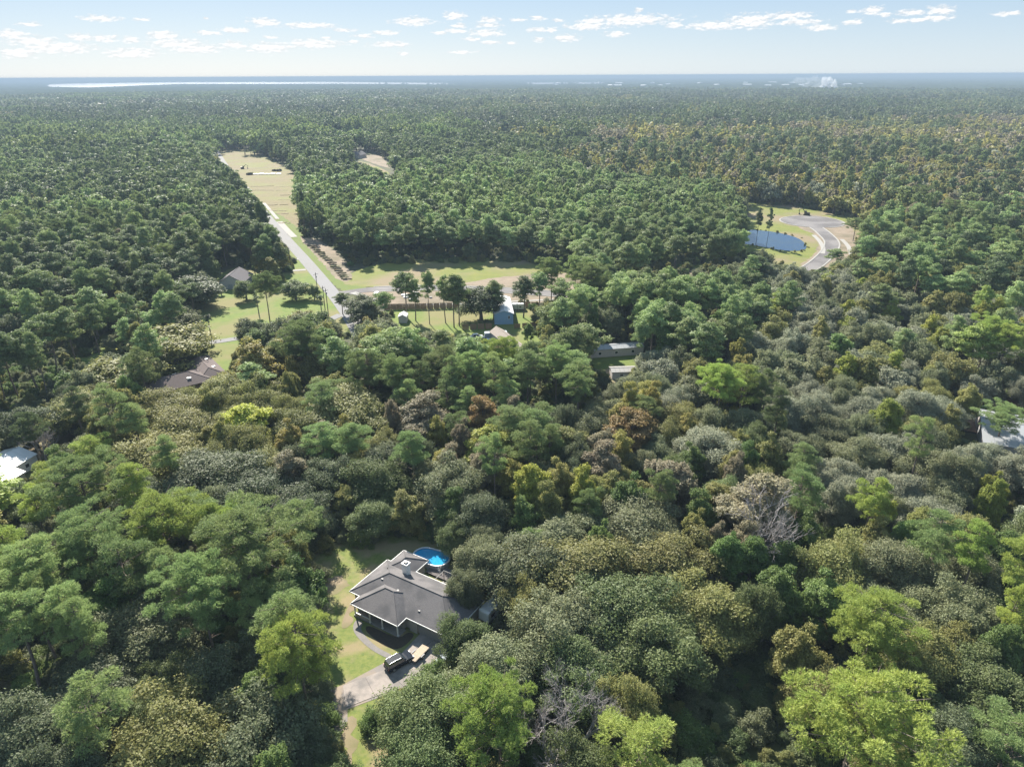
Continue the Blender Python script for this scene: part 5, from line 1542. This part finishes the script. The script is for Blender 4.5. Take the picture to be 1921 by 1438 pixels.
for t in trees:
    put(t['x'], t['y'], t['R'])
n_hand = len(trees)
for i in range(N_CAND):
    if bad[i]:
        continue
    kd, R, H, tint = cand[i]
    f = 0.58 if kd == 'pine' else 0.60
    if free(cxs[i], cys[i], R, f):
        put(cxs[i], cys[i], R)
        trees.append(dict(kind=kd, x=float(cxs[i]), y=float(cys[i]), R=R, H=H, tint=tint, hand=False, label=None))

for t in trees:
    a, b, zc = proj((t['x'], t['y'], t['H'] * ZCF[t['kind']]))
    t['px'], t['py'], t['zc'] = float(a), float(b), float(zc)
    t['w'] = 2 * t['R'] * FPX / max(t['zc'], 1)
    t['see'] = -20 < t['px'] < PW + 20 and -10 < t['py'] < PH + 40
print('trees', len(trees), 'hand', n_hand)

# ------------------------------------------------------------------ single trees
single, rest = [], []
for kd in kinds:
    ts = [t for t in trees if t['kind'] == kd]
    ts.sort(key=lambda t: (not (t['hand'] and t['see']), not t['see'], -t['w']))
    n = min(298, sum(1 for t in ts if t['see']))
    single += ts[:n]; rest += ts[n:]
NAMES = {'pine': 'pine_tree', 'oak': 'oak_tree', 'broad': 'leafy_tree'}
for j, t in enumerate(single):
    kd = t['kind']
    lod = 0 if t['zc'] < 200 else 1
    vs = PROTO[kd, lod]
    if kd == 'pine' and t['R'] > 6.0:
        vs = PROTO['bigpine', 0]
    p = vs[j * 7 % len(vs)]
    e = empty(NAMES[kd], (t['x'], t['y'], 0), random.uniform(0, 6.283))
    e.scale = (t['R'] / p.R, t['R'] / p.R, t['H'] / p.H)
    for nm, me in (('trunk', p.trunk), ('crown', p.crown)):
        o = bpy.data.objects.new(nm, me); COL.objects.link(o); o.parent = e
        c = TINT[t['tint']]
        if nm == 'crown':
            o['tint'] = list(c)
    t['obj'] = e


# ------------------------------------------------------------------ the rest of the wood: three masses of trees and the undergrowth
def scatter(name, protos, pts, label):
    """one object: its points carry copies of the given (mesh, colour) trees"""
    col = bpy.data.collections.new(name + '_kinds')
    for i, (me, c) in enumerate(protos):
        o = bpy.data.objects.new('%s_%03d' % (name, i), me); col.objects.link(o)
    me = bpy.data.meshes.new(name)
    n = len(pts)
    me.vertices.add(n)
    me.vertices.foreach_set('co', np.array([(p[0], p[1], p[2]) for p in pts], np.float32).ravel())
    for an, ty, key, arr in (('pick', 'INT', 'value', np.array([p[3] for p in pts], np.int32)),
                             ('turn', 'FLOAT_VECTOR', 'vector', np.array([(0, 0, p[4]) for p in pts], np.float32)),
                             ('size', 'FLOAT_VECTOR', 'vector', np.array([(p[5], p[5], p[6]) for p in pts], np.float32))):
        a = me.attributes.new(an, ty, 'POINT'); a.data.foreach_set(key, arr.ravel())
    a = me.attributes.new('tint', 'FLOAT_VECTOR', 'POINT'); a.data.foreach_set('vector', np.array([protos[p[3]][1] for p in pts], np.float32).ravel())
    o = bpy.data.objects.new(name, me); COL.objects.link(o)
    ng = bpy.data.node_groups.new(name, 'GeometryNodeTree')
    ng.interface.new_socket('Geometry', in_out='INPUT', socket_type='NodeSocketGeometry')
    ng.interface.new_socket('Geometry', in_out='OUTPUT', socket_type='NodeSocketGeometry')
    N, L = ng.nodes.new, ng.links.new
    gi, go = N('NodeGroupInput'), N('NodeGroupOutput')
    ci = N('GeometryNodeCollectionInfo'); ci.inputs['Collection'].default_value = col
    ci.inputs['Separate Children'].default_value = True; ci.inputs['Reset Children'].default_value = True
    ip = N('GeometryNodeInstanceOnPoints'); ip.inputs['Pick Instance'].default_value = True

    def attr(nm, ty):
        a = N('GeometryNodeInputNamedAttribute'); a.data_type = ty; a.inputs['Name'].default_value = nm
        return a.outputs['Attribute']
    e2 = N('FunctionNodeEulerToRotation')
    L(attr('turn', 'FLOAT_VECTOR'), e2.inputs[0])
    L(gi.outputs[0], ip.inputs['Points']); L(ci.outputs[0], ip.inputs['Instance'])
    L(attr('pick', 'INT'), ip.inputs['Instance Index']); L(e2.outputs[0], ip.inputs['Rotation']); L(attr('size', 'FLOAT_VECTOR'), ip.inputs['Scale'])
    L(ip.outputs[0], go.inputs[0])
    md = o.modifiers.new('scatter', 'NODES'); md.node_group = ng
    return tag(o, label, None, None, 'stuff')


TK = sorted(TINT)
for kd, nm in (('pine', 'pine_forest'), ('oak', 'oak_forest'), ('broad', 'leafy_forest')):
    tints = sorted({t['tint'] for t in rest if t['kind'] == kd})
    protos, index = [], {}
    for lod in (0, 1, 2):
        for tn in tints:
            for vi, p in enumerate(PROTO[kd, lod][:4 if lod else 2]):
                if p.trunk is None:
                    m = p.crown
                else:
                    m = p.crown
                index[lod, tn, vi] = len(protos); protos.append((m, TINT[tn]))
    pts = []
    for j, t in enumerate([t for t in rest if t['kind'] == kd]):
        lod = 0 if t['zc'] < 130 else (1 if t['zc'] < 400 else 2)
        vi = j % (4 if lod else 2); p = PROTO[kd, lod][vi]
        pts.append((t['x'], t['y'], 0, index[lod, t['tint'], vi], random.uniform(0, 6.28), t['R'] / p.R, t['H'] / p.H))
    scatter(nm, protos, pts, 'the more distant trees of the wood, too many to tell apart')

# undergrowth: bushes between and under the trees
ub = []
NB = 26000
br = 40 + 560 * np.sqrt(RNG.uniform(0, 1, NB)); ba = RNG.uniform(-0.8, 0.8, NB)
bx_, by_ = br * np.sin(ba), br * np.cos(ba)
br[:7000] = 40 + 150 * np.sqrt(RNG.uniform(0, 1, 7000)); bx_, by_ = br * np.sin(ba), br * np.cos(ba)
bs = RNG.uniform(0.16, 0.42, NB)
okb = np.ones(NB, bool)
for dz in (0.1, 2.5, 4.5):
    qx, qy, qz = proj(np.stack([bx_, by_, dz * bs / 0.4], 1))
    for poly in OPEN[:18]:
        okb &= ~in_poly(qx, qy, poly)
for ring in SITES:
    okb &= ~in_poly(bx_, by_, ring)
protos = [(PROTO[k, l][v].crown, TINT[c]) for (k, l, v, c) in (('oak', 1, 0, 'oak_dark'), ('oak', 1, 1, 'oak_green'), ('oak', 1, 2, 'leaf_green'), ('broad', 1, 0, 'leaf_olive'), ('broad', 1, 1, 'oak_olive'), ('oak', 1, 3, 'oak_grey'))]
gb = {}
for i in np.where(okb)[0]:
    k = (int(bx_[i] // 2.6), int(by_[i] // 2.6))
    if k in gb:
        continue
    gb[k] = 1
    ub.append((bx_[i], by_[i], -1.2 * bs[i] / .3, int(RNG.integers(0, len(protos))), RNG.uniform(0, 6.28), bs[i] * 1.15, bs[i]))
scatter('undergrowth', protos, ub, 'bushes and saplings under and between the trees')
print('bushes', len(ub))


# reeds and low bushes round the pond
PB = smooth_ring(px_ring([(1396, 430), (1445, 433), (1480, 440), (1503, 448), (1517, 462), (1509, 472.5), (1470, 472.5), (1435, 465.5), (1396, 459.5)]), 1)
rd = []
for i, a in enumerate(PB):
    b = PB[(i + 1) % len(PB)]
    for k in range(7):
        if RNG.uniform() < .22:
            t = RNG.uniform()
            rd.append((a[0] * (1 - t) + b[0] * t + RNG.normal() * .7, a[1] * (1 - t) + b[1] * t + RNG.normal() * .7, -.5, int(RNG.integers(0, 6)), RNG.uniform(0, 6.28), RNG.uniform(.07, .15), RNG.uniform(.07, .14)))
scatter('reeds', [(m_, TINT['leaf_olive']) for m_, _c in protos], rd, 'reeds and low bushes fringing the pond')


# far wood, in patches of many crowns
def wood_patch(seed, size, n, mix):
    rng = np.random.default_rng(seed)
    vs, qs, ms, off = [], [], [], 0
    for k in range(n):
        kd = kinds[0 if rng.uniform() < mix[0] else (1 if rng.uniform() < mix[1] else 2)]
        p = PROTO[kd, 3][rng.integers(0, NVAR[3])]
        s = rng.uniform(0.75, 1.35); a = rng.uniform(0, 6.28)
        c, d = math.cos(a), math.sin(a)
        v = p.v.copy()
        x = (v[:, 0] * c - v[:, 1] * d) * s + rng.uniform(-.5, .5) * size
        y = (v[:, 0] * d + v[:, 1] * c) * s + rng.uniform(-.5, .5) * size
        v = np.stack([x, y, v[:, 2] * s * rng.uniform(.85, 1.1)], 1)
        vs.append(v); qs.append(p.q + off); ms.append(p.mi); off += len(v)
    return np_mesh('wood_patch', np.concatenate(vs), np.concatenate(qs), [MAT['needle'], MAT['bark']], np.concatenate(ms))


pm = [wood_patch(5000 + i, 40, 20, m) for i, m in enumerate(((.85, .7), (.85, .6), (.35, .8), (.2, .75), (.5, .6), (.1, .5)))]
pc_ = [(0, 'pine_mid'), (1, 'pine_dark'), (0, 'pine_dark'), (1, 'pine_mid'), (2, 'oak_grey'), (3, 'oak_olive'), (4, 'oak_green'), (5, 'leaf_olive'), (3, 'leaf_tan'), (5, 'leaf_gold'), (2, 'oak_dark'), (4, 'oak_dark')]
protos = [(pm[a], TINT[c]) for a, c in pc_]
groups = {0: [0, 1, 2, 3, 6], 1: [4, 6, 10, 11, 2, 8], 2: [6, 5, 7, 8, 9, 7, 4], 3: [4, 5, 6, 7, 10]}
pts = []
FARR = 4200.0
r = 1000.0 - 10
while r < FARR:
    step = 31 if r < 2200 else 44
    sc = step / 31
    na = int(1.62 * r / step)
    for k in range(na):
        a = -0.81 + 1.62 * (k + RNG.uniform(-.2, .2)) / na
        q = r + RNG.uniform(-.3, .3) * step
        x, y = q * math.sin(a), q * math.cos(a)
        px, py, _ = proj((x, y, 12.0))
        gx, gy, _ = proj((x, y, 0.0))
        if any(in_poly(np.array([px, gx]), np.array([py, gy]), OPEN[m]).any() for m in (0, 14, 16, 17)):
            continue
        nz = math.sin(x * .0041 + 1.3) + math.sin(y * .0033 + x * .0017) + math.sin(x * .011 - y * .006)
        g3 = float(lumps(np.array(x), np.array(y), .5))
        if float(lumps(np.array(x + 500.), np.array(y), .62)) > .58 and r < 3000:
            continue
        if py > max(248 - (px - 1100) * .03, 300 - (px - 960) * .3) + 14 * g3:
            g_ = 2
        elif px < 900 and py > 232:
            g_ = 0
        else:
            g_ = 1 if nz < 0.4 else (3 if px > 700 else 0)
        gl = groups[g_]; pick = gl[int(min(.999, max(0, .45 * RNG.uniform() + .55 * (.5 + .6 * g3))) * len(gl))]
        pts.append((x, y, 0, pick, RNG.uniform(0, 6.28), sc * RNG.uniform(.95, 1.1), RNG.uniform(.78, 1.2) * (1 + .15 * g3)))
    r += step
scatter('far_forest', protos, pts, 'unbroken mixed forest running to the skyline')
print('patches', len(pts))

# beyond that, the canopy as one uneven sheet
canopy_mat = rough_mat('far_canopy', (0.040, 0.062, 0.026), (0.072, 0.082, 0.046), 0.02, 1.0, 5, 0.0, (0.05, 0.06, 0.032), 0.0012, spec=0.0)
_hr = np.random.default_rng(77)
radii = [FARR - 60]
while radii[-1] < 47000:
    radii.append(radii[-1] * (1.0035 if radii[-1] < 9000 else 1.012))


def canopy_h(x, y):
    h = 13 + 5 * math.sin(x * .013 + y * .004) * math.sin(y * .011) + _hr.uniform(-4.5, 4.5)
    px, py, _ = proj((x, y, 13.0)); gx, gy, _ = proj((x, y, 0.0))
    return h


_nseg = 900
vs, a_ = [], np.linspace(-0.82, 0.82, _nseg + 1)
Rg, Ag = np.meshgrid(np.array(radii), a_, indexing='ij')
xs, ys = Rg * np.sin(Ag), Rg * np.cos(Ag)
hs = 12.5 + 3.0 * np.sin(xs * .013 + ys * .004) * np.sin(ys * .011) + _hr.uniform(-4.2, 4.2, xs.shape)
flat = np.stack([xs.ravel(), ys.ravel(), hs.ravel()], 1)
tx, ty, _ = proj(flat); bx0, by0, _ = proj(flat * np.array([1, 1, 0]))
wet = in_poly(tx, ty, RIVER_PX) | in_poly(bx0, by0, RIVER_PX)
wet |= in_poly(tx, ty, [(1040, 157.5), (1640, 157.5), (1640, 165), (1040, 165)]) & (_hr.uniform(size=len(tx)) < 0.35)
flat[wet, 2] = -0.8
nr = len(radii)
ii = (np.arange(nr - 1)[:, None] * (_nseg + 1) + np.arange(_nseg)[None, :]).ravel()
q = np.stack([ii, ii + 1, ii + _nseg + 2, ii + _nseg + 1], 1)
cn = bpy.data.objects.new('forest_canopy', np_mesh('forest_canopy', flat, q, [canopy_mat])); COL.objects.link(cn)
tag(cn, 'dark blue-green forest canopy on the skyline', None, None, 'stuff')


# ------------------------------------------------------------------ leafless tree, palms
def bare_tree(name, base, H, R, seed, label, cat, mat, depth=5, spread=0.55):
    rng = np.random.default_rng(seed)
    t = empty(name, (base[0], base[1], 0), 0, label, cat)
    tr, cr = MB(), MB()

    def grow(p, d, ln, r, lv):
        q = p + d * ln
        mid = p + d * ln * .5 + rng.normal(size=3) * ln * .06
        (tr if lv < 2 else cr).tube([p, mid, q], [r, r * .88, r * .72], 6 if lv < 2 else 4)
        if lv >= depth:
            return
        n = 3 if lv < 3 else (3 if rng.uniform() < .6 else 2)
        for k in range(n):
            nd = unit(d + rng.normal(size=3) * spread + np.array([0, 0, .2]))
            grow(q if k else mid * .4 + q * .6, nd, ln * rng.uniform(.60, .86), r * .63, lv + 1)
    grow(np.array([0., 0, -.3]), np.array([0.03, 0, 1.]), H * .30, .34 * H / 16, 0)
    for k in range(3):
        a = rng.uniform(0, 6.28)
        grow(np.array([0, 0, H * (.2 + .05 * k)]), unit(np.array([math.cos(a), math.sin(a), .9])), H * .2, .15 * H / 16, 1)
    tr.build('trunk', mat, t); cr.build('branches', mat, t)
    return t


b = G(1062, 1335, 11)
bare_tree('bare_tree', b, 17, 5, 41, 'leafless grey dead tree with tangled pale branches between bright pines', 'tree', MAT['dead'], 7, .44)
b = G(1430, 965, 12)
bare_tree('bare_tree', (b[0] + 1, b[1] - 2), 18, 4, 43, 'thin leafless pale tree within the large tan crown', 'tree', MAT['dead'], 6, .42)
b = G(592, 1135, 6)
bare_tree('bare_tree', b, 8, 2, 44, 'small brown dead sapling at the lawn edge by the porch', 'tree', MAT['bark'], 4, .35)
b = G(75, 825, 7)
bare_tree('bare_tree', b, 11, 3, 45, 'spindly pale tree standing on the sand behind the white barn', 'tree', MAT['dead'], 5, .4)


def palm(base, H, label, seed):
    rng = np.random.default_rng(seed)
    t = empty('palm_tree', (base[0], base[1], 0), rng.uniform(0, 6), label, 'palm')
    MB().tube([(0, 0, -.3), (.1, .05, H * .5), (.05, .1, H)], [.24, .2, .18], 7).build('trunk', MAT['bark'], t)
    mb = MB()
    for k in range(30):
        a = k * 2.39996; e = rng.uniform(-.5, 1.1); L = rng.uniform(1.5, 2.0)
        d = np.array([math.cos(a) * math.cos(e), math.sin(a) * math.cos(e), math.sin(e)])
        s = np.array([-math.sin(a), math.cos(a), 0]); p0 = np.array([.05, .1, H])
        m = p0 + d * L * .6; q = p0 + d * L + np.array([0, 0, -.5])
        mb.add([p0, m + s * .45, q, m - s * .45, m + np.array([0, 0, .12])], [(0, 1, 4), (1, 2, 4), (2, 3, 4), (3, 0, 4)])
    o = mb.build('crown', MAT['leaf'], t); o['tint'] = [.06, .085, .035]


palm(g2(397, 633), 8.0, 'slim cabbage palm alone on the bright lawn near the lane', 1)
palm(g2(486, 590), 7.0, 'leaning palm beside the tall single pine on the lawn', 2)
palm(g2(604, 593), 8.0, 'palm standing by the utility poles at the road junction', 3)
palm(g2(415, 552), 3.6, 'very small palm by the corner of the pale house', 4)


# ------------------------------------------------------------------ smoke
def smoke_mat(name, dens, c):
    m = bpy.data.materials.new(name); m.use_nodes = True
    nt = m.node_tree; nt.nodes.clear()
    v = nt.nodes.new('ShaderNodeVolumePrincipled'); v.inputs['Color'].default_value = (*c, 1); v.inputs['Density'].default_value = dens
    o = nt.nodes.new('ShaderNodeOutputMaterial'); nt.links.new(v.outputs[0], o.inputs['Volume'])
    return m


def smoke(blobs, label, dens, c, seed):
    rng = np.random.default_rng(seed)
    bm = bmesh.new()
    for (x, y, w, h) in blobs:
        p = _C + ray(x, y) * (smoke.dist / float(ray(x, y) @ _f))
        k = smoke.dist / FPX
        m = bmesh.ops.create_icosphere(bm, subdivisions=3, radius=1.0)
        ph = rng.uniform(0, 6, 6)
        for v in m['verts']:
            a = v.co.copy()
            f = 1 + .22 * math.sin(5 * a.x + ph[0]) * math.sin(4 * a.z + ph[1]) + .16 * math.sin(9 * a.z + ph[2] + 3 * a.x) * math.sin(7 * a.y + ph[3])
            v.co = Vector((p[0] + a.x * w * k * f, p[1] + a.y * w * k * 1.2 * f, max(0.5, min(89.0, p[2] + a.z * h * k * f))))
    me = bpy.data.meshes.new('smoke'); bm.to_mesh(me); bm.free(); me.materials.append(smoke_mat('smoke', dens, c))
    o = bpy.data.objects.new('smoke', me); COL.objects.link(o)
    return tag(o, label, None, None, 'stuff')


smoke.dist = 4150
smoke([(1548, 165, 8, 10), (1562, 166, 8, 9), (1572, 170, 8, 6), (1554, 155, 7, 9), (1546, 152, 5, 7), (1540, 168, 7, 7), (1565, 158, 5, 8)], 'white smoke rising from a fire in the far woods', 0.05, (.97, .97, .98), 5)
smoke([(1545, 152, 9, 8), (1528, 150, 11, 7), (1512, 155, 12, 9), (1532, 162, 12, 8), (1500, 151, 12, 6)], 'thin smoke drifting from the fire', 0.0045, (.9, .93, .98), 6)
smoke.dist = 960
smoke([(402, 262, 7, 13), (398, 250, 6, 9), (407, 272, 6, 8)], 'bluish smoke hanging over the end of the main road', 0.012, (.62, .76, .95), 7)

# ------------------------------------------------------------------ labels of the single trees
LOOK = {'pine_mid': 'mid-green pine', 'pine_dark': 'dark green pine', 'pine_bright': 'bright yellow-green pine', 'pine_fresh': 'pale fresh green pine', 'oak_grey': 'grey-green oak',
        'oak_silver': 'silvery grey oak', 'oak_dark': 'dark oak', 'oak_olive': 'olive oak', 'oak_green': 'green oak', 'leaf_green': 'green leafy tree', 'leaf_lime': 'lime green leafy tree',
        'leaf_gold': 'golden leafy tree', 'leaf_tan': 'tan leafy tree', 'leaf_rust': 'rust-coloured leafy tree', 'leaf_yellow': 'vivid yellow tree', 'leaf_olive': 'olive-yellow leafy tree'}
MARK = {'grey house porch': hp(4, 0), 'swimming pool': tuple(pc), 'black parked vehicle': tuple(g2(745, 1240)), 'yard lamp': g2(625, 1297), 'leafless grey tree': tuple(G(1062, 1335, 11)[:2]),
        'white camper': tuple(G(928, 1138, 1.5)[:2]), 'bright forked pine': tuple(G(1610, 1345, 17)[:2]), 'umbrella-shaped pine': tuple(G(1640, 1165, 15)[:2]),
        'grey barn': g2(1880, 815), 'brown plank deck': g2(1815, 800), 'white barn': g2(20, 890), 'leaning utility pole': g2(14, 1335), 'half-bare tan tree': tuple(G(1420, 950, 10)[:2]),
        'brown-roofed house': g2(345, 728), 'vivid yellow-green tree': tuple(G(460, 792, 10)[:2]), 'orange autumn tree': tuple(G(1185, 805, 9)[:2]), 'silver-roofed mobile home': g2(1140, 668),
        'tan-roofed house': g2(965, 650), 'light blue workshop': g2(945, 600), 'small white-roofed shed': g2(755, 606), 'lawn palm': g2(397, 633), 'pale gabled house': g2(435, 540),
        'road junction': g2(655, 560), 'pond': g2(1460, 455), 'turning circle': g2(1520, 416), 'dirt mounds': g2(615, 495), 'field of windrows': g2(520, 385), 'lone lawn pine': g2(507, 606),
        'dark canopy gap': g2(1400, 1350), 'pale layered pine': tuple(G(375, 1105, 16)[:2]), 'golden-olive lot oak': tuple(G(650, 770, 9)[:2]), 'lime pine by the lawn': tuple(G(560, 1215, 16)[:2]),
        'large pale olive oak': tuple(G(330, 1380, 9)[:2])}
mk_n = list(MARK); mk_p = np.array([MARK[k][:2] for k in mk_n])
ORD = ['nearest', 'second nearest', 'third nearest', 'fourth nearest', 'fifth nearest', 'sixth nearest', 'seventh nearest', 'eighth nearest', 'ninth nearest', 'tenth nearest']
fam = {}
for t in trees:
    if not t['see'] and 'obj' not in t:
        continue
    d = np.hypot(mk_p[:, 0] - t['x'], mk_p[:, 1] - t['y'])
    k = int(np.argmin(d)); t['mark'] = mk_n[k]; t['md'] = float(d[k])
    rel = t['R'] / RR[t['kind']]
    t['size'] = 'small' if rel < .86 else ('large' if rel > 1.08 else 'mid-sized')
    fam.setdefault((t['mark'], t['tint'], t['size']), []).append(t)
GRP = {'pine': 'pines of the wood', 'oak': 'oaks of the wood', 'broad': 'leafy trees of the wood'}
for key, ts in fam.items():
    ts.sort(key=lambda t: t['md'])
    for i, t in enumerate(ts):
        if 'obj' not in t:
            continue
        if t['label']:
            tag(t['obj'], t['label'], 'tree', GRP[t['kind']])
        elif i < len(ORD):
            tag(t['obj'], '%s %s, %s of its look to the %s' % (t['size'], LOOK[t['tint']], ORD[i], t['mark']), 'tree', GRP[t['kind']])
        else:
            tag(t['obj'], '%s %s among many alike, well away from the %s' % (t['size'], LOOK[t['tint']], t['mark']), 'tree', GRP[t['kind']])

# ------------------------------------------------------------------ haze
hz = MB().box(-49500, 49500, -49500, 49500, -4.0, 92.0)
ho = hz.build('haze', smoke_mat('haze', HAZE_DENSITY, HAZE_COLOR[:3]))
tag(ho, 'blue haze of the humid air', None, None, 'stuff')
